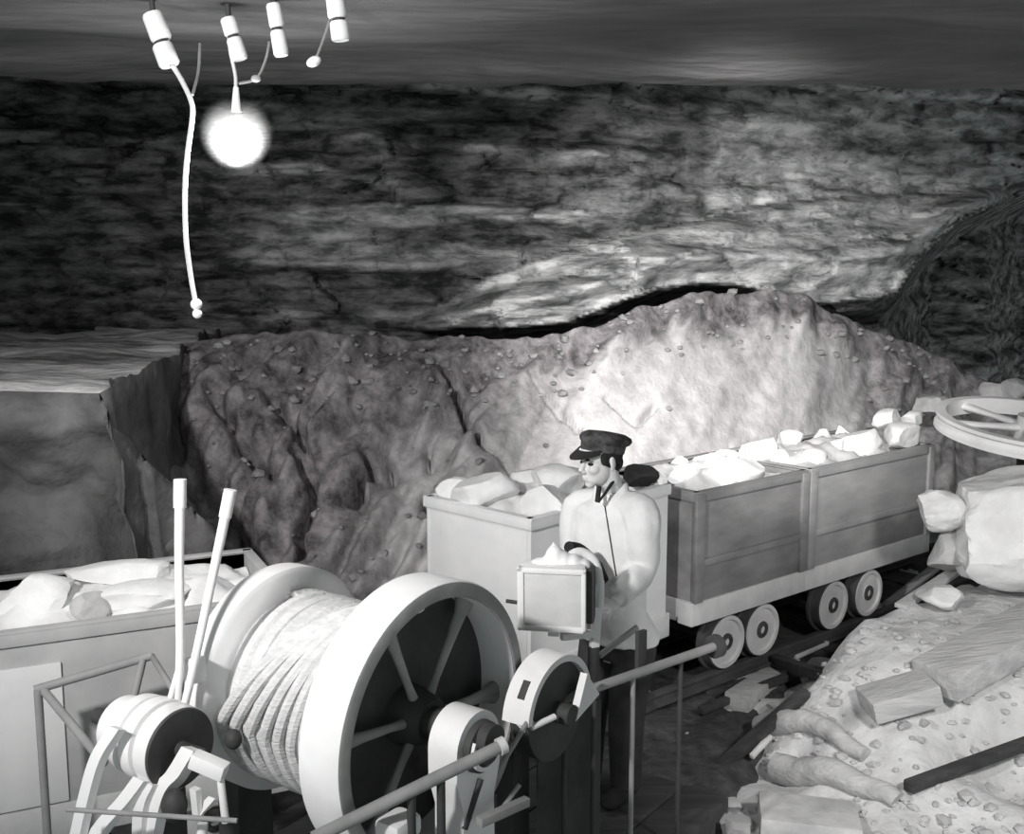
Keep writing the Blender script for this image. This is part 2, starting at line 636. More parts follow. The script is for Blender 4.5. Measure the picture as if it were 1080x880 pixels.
# shelf of rock along the left side: flat top, sheer front, inner flank
rows = []
for i in range(130):
    t = i / 129
    r = []
    for j in range(120):
        s_ = j / 119
        if t < 0.5:               # rough front face, spreading into a toe at the bottom
            q = t / 0.5
            right = -2.25 + 1.25 * (1 - q) ** 1.1
            x = -8 + (8 + right) * s_ ** 0.8
            y = 5.75 + 0.35 * q + 0.35 * (1 - q) * s_
            z = -0.1 + 2.17 * q
        else:
            q = (t - 0.5) / 0.5
            right = -2.25 - 0.55 * q
            x = -8 + (8 + right) * s_ ** 0.8
            y = 6.1 + 4.6 * q - 0.12 * abs(noise.noise(Vector((x * 2.3, 4, 1)))) * (1 - q)
            z = 2.07 + 0.04 * q
        n_ = fbm(x * 0.9, y * 1.1, z * 1.2, 5)
        m_ = abs(noise.noise(Vector((x * 1.6 + z * 0.9, 3, z * 1.1 - x * 0.5))))
        if t < 0.5:
            r.append(Vector((x + 0.10 * fbm(z * 2, y, 8.8), y - 0.32 * n_ - 0.50 * m_ + 0.1, z + 0.06 * n_ * q)))
        else:
            r.append(Vector((x + 0.10 * fbm(z * 2, y, 8.8), y - 0.05 * n_, z + 0.07 * fbm(x * 0.9, y * 2.2, 5.0, 4) + 0.10 * abs(noise.noise(Vector((x * 0.7, y * 2.0, 3)))))))
    e = r[-1]
    for k in range(1, 16):       # inner flank folded down along the right-hand edge
        r.append(Vector((e.x + 0.12 * k / 15 + 0.12 * fbm(e.y * 1.5, k * 0.2, 2, 3) * (k > 1), e.y + 0.15 * k / 15, e.z - (e.z + 0.1) * k / 15)))
    rows.append(r)
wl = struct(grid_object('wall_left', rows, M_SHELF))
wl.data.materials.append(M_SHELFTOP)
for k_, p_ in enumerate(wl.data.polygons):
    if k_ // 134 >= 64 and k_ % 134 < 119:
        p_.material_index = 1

def floor_z(x, y):
    z = 0.05 * fbm(x * 0.9, y * 0.9, 0.3, 4) + 0.035 * fbm(x * 4, y * 4, 9, 3)
    z += 0.03 * abs(noise.noise(Vector((x * 9, y * 9, 3)))) + 0.05 * noise.noise(Vector((x * 2.6 + y * 1.2, y * 2.2 - x * 1.5, 6)))
    # a pale dusty bank rising to the right of the track, with a hollow in it
    d = (x - 1.134) * 0.64 - (y - 6.593) * 0.77
    z += 0.62 * sstep(0.15, 0.85, d) * sstep(4.7, 6.3, y) * sstep(1.3, 2.2, x)
    z -= 0.26 * math.exp(-(((x - 2.62) / 0.30) ** 2 + ((y - 5.45) / 0.20) ** 2))
    # dug out beside the hoist
    z -= 0.25 * sstep(0.0, 0.3, x) * (1 - sstep(0.75, 1.25, x)) * (1 - sstep(5.6, 6.3, y))
    return z - 0.03


rows = []
for i in range(230):
    y = 0.5 + 14.5 * (i / 229) ** 1.25
    rows.append([Vector((x, y, floor_z(x, y))) for x in [-6 + 15 * j / 259 for j in range(260)]])
struct(grid_object('floor', rows, M_FLOOR))

# ------------------------------------------------------------------ the spoil heap
CREST = [(-300, 420), (60, 410), (140, 392), (190, 372), (235, 358), (300, 352), (350, 350), (470, 360), (540, 358), (600, 352), (640, 340), (680, 324), (740, 311), (800, 309), (850, 315), (880, 332), (920, 350), (985, 372), (1040, 405), (1100, 420), (1500, 420)]
CRY = [(-300, 8.6), (235, 8.7), (470, 8.9), (600, 9.2), (680, 9.6), (860, 11.0), (985, 12.2), (1100, 12.8), (1500, 13.5)]
BSY = [(-300, 6.1), (150, 6.15), (300, 6.3), (455, 7.05), (560, 7.15), (705, 7.9), (855, 9.0), (985, 10.4), (1100, 11.2), (1500, 12)]
CRACKS = [
    ([(470, 395), (484, 420), (490, 440), (494, 452), (503, 462), (507, 476)], 3.2, 0.13),
    ([(447, 522), (449, 540), (455, 555)], 3.4, 0.15),
    ([(316, 592), (319, 572), (312, 560), (326, 535), (330, 512), (322, 498), (312, 480)], 4.0, 0.15),
    ([(372, 532), (380, 520), (380, 505), (394, 497), (384, 478)], 3.4, 0.14),
    ([(505, 478), (530, 492), (560, 508), (585, 512)], 3.0, 0.08),
    ([(560, 395), (590, 430), (610, 455)], 3.0, 0.05),
    ([(640, 420), (672, 446), (690, 428)], 3.0, 0.06),
    ([(120, 540), (150, 570), (182, 598)], 7.0, 0.22),
    ([(250, 580), (290, 600)], 7.0, 0.2),
    ([(140, 395), (165, 440), (200, 500), (250, 560)], 16.0, 0.16),
    ([(230, 430), (255, 470), (285, 500)], 7.0, 0.10),
    ([(285, 420), (318, 462), (330, 500)], 5.0, 0.10),
    ([(412, 480), (414, 500)], 3.0, 0.08), ([(452, 470), (454, 492)], 3.0, 0.07),
]


def seg_d(px, py, pts):
    best = 1e9
    for (a, b), (c, d) in zip(pts, pts[1:]):
        vx, vy = c - a, d - b
        t = max(0, min(1, ((px - a) * vx + (py - b) * vy) / (vx * vx + vy * vy)))
        best = min(best, math.hypot(px - a - vx * t, py - b - vy * t))
    return best


def project(p):
    z = p.z - EYE
    d = p.y * CP - z * SP
    return 540 + F * p.x / d, 440 - F * (p.y * SP + z * CP) / d


BOX_C = [(min(a for a, b in c[0]) - 3 * c[1], max(a for a, b in c[0]) + 3 * c[1], min(b for a, b in c[0]) - 3 * c[1], max(b for a, b in c[0]) + 3 * c[1]) for c in CRACKS]


def spoil_point(u, t):
    cy = interp(CRY, u)
    c = at_y(u, interp(CREST, u) + 2.0 * noise.noise(Vector((u * 0.05, 0, 0))) + 1.0 * noise.noise(Vector((u * 0.17, 3, 0))), cy)
    by = interp(BSY, u)
    a = (u - 540) / F / CP
    y = by + (cy - by) * t
    z = c.z * (t ** 0.92)
    x = a * y * (1.0 + 0.0 * t)
    # follow the column of the crest point exactly at the top
    x = x + (c.x - a * cy) * t
    return Vector((x, y, z))


def spoil(u, t):
    p = spoil_point(u, t)
    n_ = Vector((0, -0.66, 0.75))
    right = sstep(470, 640, u) * (1 - sstep(880, 960, u))
    fan = right * (1 - sstep(0.80, 0.92, t + 0.05 * noise.noise(Vector((p.x * 2, 1, 1)))))
    # ribs running down and across the slope
    q = p.x * 0.8 - p.z * 0.55
    w = p.x * 0.55 + p.z * 0.8
    rib = noise.noise(Vector((q * 3.4, w * 0.9, 0.7))) * 0.30 + abs(noise.noise(Vector((q * 6, w * 1.6, 4)))) * 0.22
    d = rib * (1 - 0.82 * fan) + 0.05 * fbm(p.x * 5, p.y * 3, p.z * 5, 3) * (1 - 0.7 * fan)
    d += 0.10 * fbm(p.x * 0.9, p.z * 0.9, 5, 2)
    d += 0.05 * sstep(0.78, 0.95, t) * fbm(p.x * 6, p.z * 6, 8, 2)
    px, py = project(p)
    for (c, wd, dep), bx in zip(CRACKS, BOX_C):
        if bx[0] < px < bx[1] and bx[2] < py < bx[3]:
            k = seg_d(px, py, c) / wd
            if k < 3:
                d -= 2.4 * dep * math.exp(-k * k)
    d *= sstep(0, 0.06, t) * (1 - 0.75 * sstep(0.86, 1.0, t))
    mid = sstep(300, 520, u + 200 * (0.5 - t))
    paleness = max(0.0, min(1.0, fan * (0.85 + 0.5 * noise.noise(Vector((q * 3, w, 2))))))
    low = 0.7 * sstep(360, 470, u) * (1 - sstep(600, 700, u)) * (1 - sstep(0.45, 0.8, t))
    paleness = max(paleness, low + 0.35 * mid * (1 - sstep(0.6, 0.9, t)) + 0.25 * noise.noise(Vector((q * 2, w * 2, 6))))
    return p + n_ * d, max(0.0, min(1.0, paleness))


cols = [56 + 6 * i for i in range(4)] + [80 + 3.2 * i for i in range(300)] + [1040 + 12 * i for i in range(20)]
rows, att = [], []
for i in range(121):
    t = (i / 120)
    r, a = [], []
    for u in cols:
        p, d = spoil(u, t)
        r.append(p); a.append(d)
    rows.append(r); att.append(a)
# the back of the heap drops away behind the crest
rows.append([p + Vector((p.x * 0.06, 0.5, -0.1)) for p in rows[-1]]); att.append(att[-1])
rows.append([p + Vector((p.x * 0.06, 0.6, -1.3)) for p in rows[-1]]); att.append(att[-1])
struct(grid_object('spoil_rubble', rows, M_SPOIL, att), 'stuff')

# stones lying on the heap, small ones as one mass
mb = MB()
rnd = random.Random(3)
for k in range(330):
    u = rnd.uniform(170, 1000)
    t = rnd.choice([rnd.uniform(0.08, 0.98), rnd.uniform(0.72, 1.0)])
    if 480 < u < 890 and t < 0.78 and rnd.random() < 0.9:
        continue
    p, d = spoil(u, t)
    s = rnd.choice([0.025, 0.03, 0.04, 0.05, 0.07]) * (1.0 if t > 0.5 else 0.9)
    r_ = rock_mb(p + Vector((0, -0.01, s * 0.25)), (s * rnd.uniform(1, 1.7), s * 1.2, s), rnd.uniform(0, 6), k, 6, 1, 0.12)
    mb.add(r_.v, r_.f)
struct(mb.build('scattered_rubble', M_STONE, smooth=False), 'stuff')

# ------------------------------------------------------------------ mine cars
AXZ = 0.32


def make_car(label, corner, rz, L_, Wd, zr, zb, mat, sill_mat, wheels, posts=True):
    """local x along the near side, y towards the far side, z up"""
    root = thing('mine_car', label, 'mine car', (corner[0], corner[1], 0), rz, 'mine cars of the ore train')
    th = 0.03
    b = MB()
    zc, h = (zr + zb) / 2, zr - zb
    b.box((L_ / 2, th / 2, zc), (L_, th, h), bev=0.006)
    b.box((L_ / 2, Wd - th / 2, zc), (L_, th, h), bev=0.006)
    b.box((th / 2, Wd / 2, zc), (th, Wd - 2 * th, h), bev=0.006)
    b.box((L_ - th / 2, Wd / 2, zc), (th, Wd - 2 * th, h), bev=0.006)
    b.box((L_ / 2, Wd / 2, zb + 0.02), (L_ - 0.02, Wd - 0.02, 0.04))
    b.build('body', mat, root, local=True)
    r = MB()
    e = 0.014
    for (cx, cy, sx, sy) in ((L_ / 2, -e / 2, L_ + 2 * e, e), (L_ / 2, Wd + e / 2, L_ + 2 * e, e), (-e / 2, Wd / 2, e, Wd), (L_ + e / 2, Wd / 2, e, Wd)):
        r.box((cx, cy, zr - 0.022), (sx, sy, 0.055), bev=0.004)
    for (cx, cy, sx, sy) in ((L_ / 2, th / 2 - .005, L_ + 0.02, th + .02), (L_ / 2, Wd - th / 2 + .005, L_ + 0.02, th + .02), (th / 2 - .005, Wd / 2, th + .02, Wd), (L_ - th / 2 + .005, Wd / 2, th + .02, Wd)):
        r.box((cx, cy, zr + 0.008), (sx, sy, 0.012), bev=0.003)
    r.build('rim', mat, root, local=True)
    for (cx, cy) in () if not posts else ((0.02, -0.012), (L_ - 0.02, -0.012), (0.02, Wd + 0.012), (L_ - 0.02, Wd + 0.012)):
        MB().box((cx, cy, zc), (0.075, 0.024, h), bev=0.004).build('corner_post', mat, root, local=True)
    for cy in () if not posts else (-0.008, Wd + 0.008):
        MB().box((L_ / 2, cy, zb + h * 0.36), (L_ - 0.1, 0.016, 0.045), bev=0.004).build('side_rib', mat, root, local=True)
    s = MB()
    for cy in (0.05, Wd - 0.05):
        s.box((L_ / 2, cy, zb - 0.075), (L_ + 0.06, 0.12, 0.15), bev=0.008)
    for cx in (0.03, L_ - 0.03):
        s.box((cx, Wd / 2, zb - 0.075), (0.1, Wd - 0.2, 0.14), bev=0.008)
    s.build('sill', sill_mat, root, label='pale dusty sill', local=True)
    for wx in wheels:
        MB().tube([(wx, 0.1, AXZ), (wx, Wd - 0.1, AXZ)], 0.03, 12).build('axle', M_STEELD, root, local=True)
        MB().box((wx, 0.13, 0.42), (0.12, 0.06, 0.2), bev=0.01).build('axle_box', M_STEELD, root, local=True)
        for side in (0, 1):
            y0 = 0.06 if side == 0 else Wd - 0.06
            sg = -1 if side == 0 else 1
            R = 0.185
            prof = [(-0.05, 0.03), (-0.05, R + 0.02), (-0.032, R + 0.02), (-0.028, R), (0.035, R - 0.004), (0.04, R - 0.012), (0.04, R - 0.036), (0.026, R - 0.042), (0.02, 0.06), (0.044, 0.055), (0.05, 0.03)]
            w = MB().lathe((wx, y0, AXZ), (0, sg, 0), prof, 40)
            wo = w.build('wheel', M_STEELD, root, local=True)
            d = MB().lathe((wx, y0, AXZ), (0, sg, 0), [(0.021, 0.0001), (0.0415, 0.05), (0.03, 0.062), (0.0275, R - 0.045), (0.044, R - 0.036), (0.044, R - 0.012), (0.036, R - 0.01), (0.018, R - 0.03)], 40)
            d.build('wheel_face', M_SILL, wo, local=True, label='pale dusty wheel face')
    hk = MB().tube([(L_ + 0.02, Wd / 2, zb - 0.05), (L_ + 0.10, Wd / 2, zb - 0.05)], 0.03, 10)
    hk.build('coupling', M_STEELD, root, local=True)
    return root



AZ3 = math.atan2(0.64, 0.77)
c3 = at_z(735, 522, 1.35)
c4e = at_z(985, 470, 1.35)
AZ3 = math.atan2(c4e.y - c3.y, c4e.x - c3.x)
d3 = Vector((math.cos(AZ3), math.sin(AZ3), 0))
n3 = Vector((-math.sin(AZ3), math.cos(AZ3), 0))
c4 = at_plane(855, 497, c3, n3)
L3 = (c4 - c3).dot(d3)
L4 = (c4e - c4).dot(d3)
WIDTH = 0.86


def wheel_s(px, py):
    p = at_plane(px, py, c3 + n3 * 0.06, n3)
    return (p - c3).dot(d3)


w3 = [wheel_s(762, 669), wheel_s(795, 656)]
w4 = [wheel_s(876, 634) - L3, wheel_s(908, 620) - L3]
car3 = make_car('grey steel mine car behind the man, heaped with pale ore, dark end towards him', c3, AZ3, L3 - 0.05, WIDTH, 1.35, 0.66, M_STEEL, M_SILL, [w3[0], w3[0] + 0.37])
car4 = make_car('farthest grey mine car of the train, ending beside the round pale boulder', c4, AZ3, L4 - 0.03, WIDTH, 1.35, 0.66, M_STEELM, M_SILL, [w4[0] - 0.02, w4[0] + 0.43])

cb = at_z(560, 550, 1.42)
cbr = at_z(705, 513, 1.42)
AZB = math.atan2(cbr.y - cb.y, cbr.x - cb.x)
LB = (cbr - cb).length
carB = make_car('pale mine car left of the man, its bright end face turned to the hoist', cb, AZB, LB, 0.82, 1.42, 0.62, M_STEELP, M_SILL, [0.4, LB - 0.4], False)
cl = at_z(25, 668, 1.30)
clr = at_z(235, 640, 1.30)
AZL = math.atan2(clr.y - cl.y, clr.x - cl.x)
cl = cl - Vector((math.cos(AZL), math.sin(AZL), 0)) * 0.28
carL = make_car('grey mine car at the lower left, behind the two hoist levers', cl, AZL, 1.36, 0.86, 1.30, 0.55, M_STEELB, M_SILL, [0.35, 1.0], False)
MB().box((0.26, -0.006, 0.86), (0.30, 0.012, 0.60), bev=0.004).build('end_plate', M_STEELP, carL, label='pale plate at the end of the side', local=True)

# ------------------------------------------------------------------ ore in the cars
def car_frame(c, az):
    return Vector((math.cos(az), math.sin(az), 0)), Vector((-math.sin(az), math.cos(az), 0))


def ore_fill(c, az, L_, Wd, zr, seed, up=0.06, mat=None):
    d, n = car_frame(c, az)
    rows = []
    for i in range(40):
        r = []
        for j in range(26):
            x = 0.035 + (L_ - 0.07) * i / 39
            y = 0.035 + (Wd - 0.07) * j / 25
            e = min(i, 39 - i, j, 25 - j) / 8
            z = zr - 0.07 + (up + 0.06) * min(1, e) + 0.05 * fbm(x * 6, y * 6, seed, 3)
            p = Vector((c.x, c.y, 0)) + d * x + n * y
            r.append(Vector((p.x, p.y, z)))
        rows.append(r)
    rows2 = rows
    return struct(grid_object('ore_rubble', rows2, mat or M_ORE_GREY), 'stuff')


ore_fill(c3, AZ3, L3 - 0.05, WIDTH, 1.35, 1)
ore_fill(c4, AZ3, L4 - 0.03, WIDTH, 1.35, 2)
ore_fill(cb, AZB, LB, 0.82, 1.42, 3, 0.06, M_ORE)
ore_fill(cl, AZL, 1.36, 0.86, 1.30, 4, 0.05, M_ORE)


def lump(px, py, w, h, P, n, label, group, mat=M_ORE, seed=0, tilt=(0, 0), depth=1.0, cuts=8, rz=None, name='ore_lump'):
    """a rock w x h picture units across, standing in the vertical plane through P with normal n"""
    c = at_plane(px, py, P, n)
    k = (c - Vector((0, 0, EYE))).dot(Vector((0, CP, -SP))) / F
    sx, sz = w * k, h * k
    az = math.atan2(n.y, n.x) - PI / 2 if rz is None else rz
    mb = rock_mb(Vector((0, 0, 0)), (sx, max(sz, sx * 0.55) * depth, sz), az, seed, cuts, 4, 0.07, tilt)
    o = mb.build(name, mat, smooth=True, angle=22)
    o.location = c
    return tag(o, label, 'rock', group)


dB, nB = car_frame(cb, AZB)
dL, nL = car_frame(cl, AZL)
camN = Vector((0, 1, 0))
gL = 'ore lumps in the lower left car'
PL = cl + dL * 0.3 + nL * 0.40
lump(36, 634, 84, 56, PL - nL * 0.08, nL, 'large pale angular lump at the left end of the lower left car', gL, seed=11, cuts=6)
lump(128, 605, 112, 26, PL + nL * 0.1, nL, 'long flat pale slab lying topmost in the lower left car', gL, seed=23)
lump(150, 630, 118, 36, PL - nL * 0.14, nL, 'broad pale lump under the flat slab in the lower left car', gL, seed=36)
lump(96, 640, 42, 34, PL - nL * 0.2, nL, 'small grey lump right of the large angular one in the lower left car', gL, M_ORE_GREY, seed=45)
lump(215, 622, 70, 30, PL, nL, 'pale lump seen between the two hoist levers', gL, seed=57)
lump(255, 622, 54, 26, PL, nL, 'pale lump at the right end of the lower left car, beside the drum', gL, seed=58)

gB = 'ore lumps in the pale car before the man'
PB = cb + dB * 0.35 + nB * 0.42
nE = dB
lump(512, 521, 74, 46, cb + dB * 0.2 + nB * 0.42, Vector((0.1, 1, 0)), 'broad bright lump over the end face of the pale car', gB, seed=61)
lump(481, 518, 44, 30, cb + dB * 0.25 + nB * 0.62, Vector((0.1, 1, 0)), 'low bright lump at the far left corner of the pale car', gB, seed=66)
lump(580, 533, 64, 46, cb + dB * 0.28 + nB * 0.16, Vector((0.1, 1, 0)), 'bright block over the near corner of the pale car, left of the man\'s shoulder', gB, seed=73)
lump(588, 508, 58, 36, cb + dB * 0.55 + nB * 0.3, Vector((0.1, 1, 0)), 'bright lump level with the man\'s chin in the pale car', gB, seed=82)
lump(556, 507, 36, 26, cb + dB * 0.6 + nB * 0.5, Vector((0.1, 1, 0)), 'small pale lump at the back of the pale car, left of the man\'s face', gB, seed=88)
lump(676, 502, 38, 24, cb + dB * 0.9 + nB * 0.4, Vector((0.1, 1, 0)), 'dark coal lump in the pale car just behind the man\'s neck', gB, M_BLACK, seed=91)
lump(697, 506, 14, 18, cb + dB * 1.1 + nB * 0.2, Vector((0.1, 1, 0)), 'tiny pale lump beside the dark coal behind the man', gB, seed=94)

g3 = 'ore lumps in the car behind the man'
P3 = c3 + n3 * 0.35
small3 = 'small pale lump among the ore in the car behind the man'
for i, (x, y, w, h, off, lab) in enumerate([
    (775, 497, 90, 34, 0.0, 'big bright slab along the rim of the car behind the man'),
    (722, 500, 46, 24, 0.05, 'bright lump at the near end of the car behind the man'),
    (800, 476, 60, 28, 0.25, 'bright lump behind the big slab in the car behind the man'),
    (834, 466, 34, 26, 0.35, 'roundish grey-white lump topmost in the car behind the man'),
    (745, 489, 44, 22, 0.3, None), (716, 489, 26, 16, 0.35, None), (765, 482, 40, 16, 0.4, None), (842, 487, 22, 20, 0.1, None), (822, 484, 26, 22, 0.15, None)]):
    lump(x, y, w, h, P3 + n3 * (off - 0.1), n3, lab or small3, g3, seed=100 + i * 7)
g4 = 'ore lumps in the farthest car'
small4 = 'small pale lump among the ore in the farthest car'
for i, (x, y, w, h, off, lab) in enumerate([
    (856, 486, 46, 26, 0.0, 'rounded bright lump at the near end of the farthest car'),
    (905, 472, 66, 40, 0.05, 'big bright angular block in the middle of the farthest car'),
    (948, 458, 62, 26, -0.1, 'wide dish-shaped pale slab at the far end of the farthest car'),
    (936, 444, 44, 26, 0.25, 'pale pointed lump rising behind the dish-shaped slab'),
    (964, 441, 34, 16, 0.25, None), (878, 474, 12, 26, 0.1, 'thin pale upright splinter of rock in the farthest car'), (868, 462, 26, 18, 0.35, None), (888, 458, 22, 18, 0.4, None)]):
    lump(x, y, w, h, P3 + n3 * (off - 0.1), n3, lab or small4, g4, M_ORE, seed=200 + i * 5)

# ------------------------------------------------------------------ rails and sleepers
def rail_mb(pts):
    mb = MB()
    for a, b in zip(pts, pts[1:]):
        mb.bar(a + Vector((0, 0, 0.055)), b + Vector((0, 0, 0.055)), 0.09, 0.02)
        mb.bar(a + Vector((0, 0, 0.085)), b + Vector((0, 0, 0.085)), 0.02, 0.05)
        mb.bar(a + Vector((0, 0, 0.12)), b + Vector((0, 0, 0.12)), 0.05, 0.024)
    return mb


z0 = Vector((0, 0, 0.0))
for off, lab in ((0.06, 'dark steel rail under the near wheels of the ore train'), (WIDTH - 0.06, 'dark steel rail under the far wheels of the ore train')):
    a = Vector((cb.x, cb.y, 0)) - dB * 0.7 + nB * (off)
    b = Vector((c3.x, c3.y, 0)) - d3 * 0.3 + n3 * off
    c = Vector((c4e.x, c4e.y, 0)) + d3 * 1.2 + n3 * off
    tag(rail_mb([a, b, c]).build('rail', M_STEELD), lab, 'rail')
for i in range(7):
    s = -0.36 + i * 0.62
    c = Vector((c3.x, c3.y, -0.01)) + d3 * s
    mb = MB().bar(c - n3 * 0.28, c + n3 * 1.15, 0.16, 0.08, bev=0.01)
    tag(mb.build('sleeper', M_DWOOD), 'dark timber sleeper crossing under the rails of the ore train', 'sleeper', 'sleepers under the ore train')

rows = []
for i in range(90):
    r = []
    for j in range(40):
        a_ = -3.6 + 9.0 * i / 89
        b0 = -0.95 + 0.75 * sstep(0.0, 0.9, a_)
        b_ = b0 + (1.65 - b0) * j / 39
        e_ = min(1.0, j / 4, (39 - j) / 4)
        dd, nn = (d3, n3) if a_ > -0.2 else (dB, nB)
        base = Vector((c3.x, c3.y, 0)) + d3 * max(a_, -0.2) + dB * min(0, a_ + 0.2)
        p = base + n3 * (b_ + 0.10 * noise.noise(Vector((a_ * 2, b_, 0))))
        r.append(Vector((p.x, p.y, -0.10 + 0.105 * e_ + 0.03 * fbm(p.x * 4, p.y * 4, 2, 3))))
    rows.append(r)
struct(grid_object('floor_track_bed', rows, M_BED))  # ballast strip, spread wider to darken the shaded floor near the hoist

# ------------------------------------------------------------------ hoist platform
pb = MB()
A = Vector((0.813, -0.582, 0))             # axis of the hoist drum
T = Vector((0.582, 0.813, 0))
HUB = Vector((-0.243, 3.5, 1.242))
cen = Vector((-0.35, 3.85, 0))
platform = thing('hoist_platform', 'low dark timber platform under the hoist and the man', 'platform', (cen.x, cen.y, 0))
MPLAT = Matrix((T, -A, Vector((0, 0, 1)))).transposed()
for k in range(7):
    c = cen + T * 0.32 + A * (-0.94 + 0.23 * k) + Vector((0, 0, 0.27))
    pb.bar(c - T * 1.25, c + T * 1.25, 0.22, 0.06, bev=0.006)
pb.build('deck', M_DWOOD, platform)
for k in (-0.9, -0.1, 0.4):
    c = cen + T * 0.32 + A * k + Vector((0, 0, 0.10))
    MB().bar(c - T * 1.25, c + T * 1.25, 0.18, 0.28, bev=0.01).build('bearer', M_DWOOD, platform)

# ------------------------------------------------------------------ the hoist
hoist = thing('hoist', 'big cable hoist with pale drum and dark spoked wheel in the foreground', 'hoist', (HUB.x, HUB.y, 0.30))
R0, RW = 0.481, 0.165
rim_p = [(0, R0), (0, R0 - 0.045), (-0.015, R0 - 0.05), (-RW + 0.03, R0 - 0.05), (-RW, R0 - 0.05), (-RW, R0 + 0.004), (-RW + 0.012, R0 + 0.006), (-0.01, R0 + 0.004)]
wheel = MB().lathe(HUB, A, rim_p, 96).build('spoked_wheel', M_WHITE, hoist, label='pale wheel rim seen edge-on')
MB().lathe(HUB, A, [(0.003, R0 - 0.002), (0.006, R0 - 0.01), (0.006, R0 - 0.046), (0.0, R0 - 0.052), (-0.006, R0 - 0.04), (-0.004, R0 - 0.01)], 96).build('rim_face', M_IRONG, wheel, label='grey ring on the face of the wheel')
MB().lathe(HUB, A, [(-RW + 0.002, 0.05), (-RW + 0.002, R0 - 0.048), (-RW + 0.014, R0 - 0.048), (-RW + 0.014, 0.05)], 64).build('web', M_IRON, wheel, label='dark web behind the spokes')
for k in range(6):
    th = math.radians(37 + 60 * k)
    d = T * math.sin(th) + Vector((0, 0, 1)) * math.cos(th)
    side = d.cross(A)
    secs = []
    for q, wd, tk, off in ((0.05, 0.036, 0.02, -0.085), (0.15, 0.026, 0.014, -0.088), (0.28, 0.034, 0.016, -0.090), (0.38, 0.05, 0.02, -0.092), (0.438, 0.085, 0.032, -0.094)):
        secs.append((HUB + d * q + A * off, side, A, wd * 0.55, tk))
    MB().loft(secs, 14).build('spoke', M_IRONG, wheel, label='grey cast spoke')
MB().lathe(HUB, A, [(-RW, 0.05), (-RW, 0.11), (-0.10, 0.10), (-0.05, 0.085), (-0.03, 0.075), (-0.03, 0.05)], 40).build('hub', M_IRON, wheel)
MB().ellipsoid(HUB + A * -0.08 + T * -0.02 + Vector((0, 0, 0.40)), (0.03, 0.03, 0.022)).build('bolt_head', M_WHITE, wheel, label='bright bolt head')
# drum, its left flange and its rope
DL = 0.545
RC = 0.31
core = MB().lathe(HUB, A, [(-RW, 0.06), (-RW, RC), (-RW - DL, RC), (-RW - DL, 0.06)], 96).build('drum', M_IRON, hoist)
RF = 0.415
MB().lathe(HUB, A, [(-RW - DL, 0.06), (-RW - DL, RF - 0.02), (-RW - DL - 0.01, RF), (-RW - DL - 0.10, RF), (-RW - DL - 0.11, RF - 0.02), (-RW - DL - 0.11, 0.06)], 96).build('drum_flange', M_WHITE, hoist, label='pale left flange of the drum')
core.data.materials[0] = M_WHITE
rp = MB()
for turns, s0, s1, w_ in ((9, -RW - DL + 0.02, -RW - 0.02, 0.0),):
    pts = []
    n_ = turns * 40
    for i in range(n_ + 1):
        t = i / 40 * 2 * PI
        sl = s0 + (s1 - s0) * i / n_
        pts.append(HUB + A * sl + (T * math.sin(t) + Vector((0, 0, 1)) * math.cos(t)) * (RC - 0.006 + 0.004 * noise.noise(Vector((sl * 9, t, 0)))))
    rp.tube(pts, 0.034, 8)
# slack outer wraps crossing the drum from the wheel side down to the left
for j, sp in enumerate((0.52, 0.45, 0.375, 0.30, 0.235, 0.17, 0.11, 0.06)):
    pts = []
    for i in range(61):
        t = math.radians(14 - 250 * i / 60)
        f = min(1.0, max(0.0, (14 - math.degrees(t)) / 112.0))
        sl = -RW - 0.016 - 0.012 * (7 - j) - (sp - 0.012 * (7 - j)) * f ** 1.15
        rr = RC + 0.036 + 0.005 * noise.noise(Vector((j * 3.3, t * 1.5, 0)))
        pts.append(HUB + A * sl + (T * math.sin(t) + Vector((0, 0, 1)) * math.cos(t)) * rr)
    rp.tube(pts, 0.021, 8)
rp.build('rope', M_ROPE, hoist, label='pale wire rope wound on the drum')
# shaft
MB().tube([HUB + A * 0.23, HUB - A * 1.15], 0.055, 24).build('shaft', M_IRON, hoist)
# pedestal bearing in front of the wheel
def pedestal(c, r, th, name, mat, zb):
    pr = []
    n = 20
    for k in range(n + 1):
        a = PI * k / n
        pr.append((math.cos(a) * r, math.sin(a) * r))
    pr += [(-r, -0.10), (-r * 0.72, -0.20), (-r * 0.8, zb - c.z + 0.12), (-r * 1.5, zb - c.z + 0.06), (-r * 1.5, zb - c.z), (r * 1.5, zb - c.z), (r * 1.5, zb - c.z + 0.06), (r * 0.8, zb - c.z + 0.12), (r * 0.72, -0.20), (r, -0.10)]
    front = [c + T * a + Vector((0, 0, b)) + A * th / 2 for a, b in pr]
    back = [p - A * th for p in front]
    return MB().rings([back, front])


pc = HUB + A * 0.105 - Vector((0, 0, 0.03))
ped = pedestal(pc, 0.115, 0.12, 'bearing', M_WHITE, 0.30).build('bearing_pedestal', M_WHITE, hoist, label='pale rounded bearing block', angle=30)
MB().lathe(pc, A, [(0.062, 0.03), (0.062, 0.088), (0.085, 0.085), (0.09, 0.07), (0.09, 0.03)], 36).build('bearing_cap', M_IRON, ped)
MB().lathe(pc, A, [(0.086, 0.062), (0.086, 0.078), (0.098, 0.076), (0.098, 0.062)], 36, a0=math.radians(-20), a1=math.radians(150), ref=(-0.58, -0.81, 0.2)).build('bearing_highlight', M_WHITE, ped, label='white crescent for the highlight on the bearing')  # partial white arc modelled in place of a highlight
MB().disc_solid(pc, A, [(0.06, 0.0001), (0.11, 0.0001), (0.11, 0.05), (0.07, 0.055)], 30).build('shaft_end', M_IRON, ped)
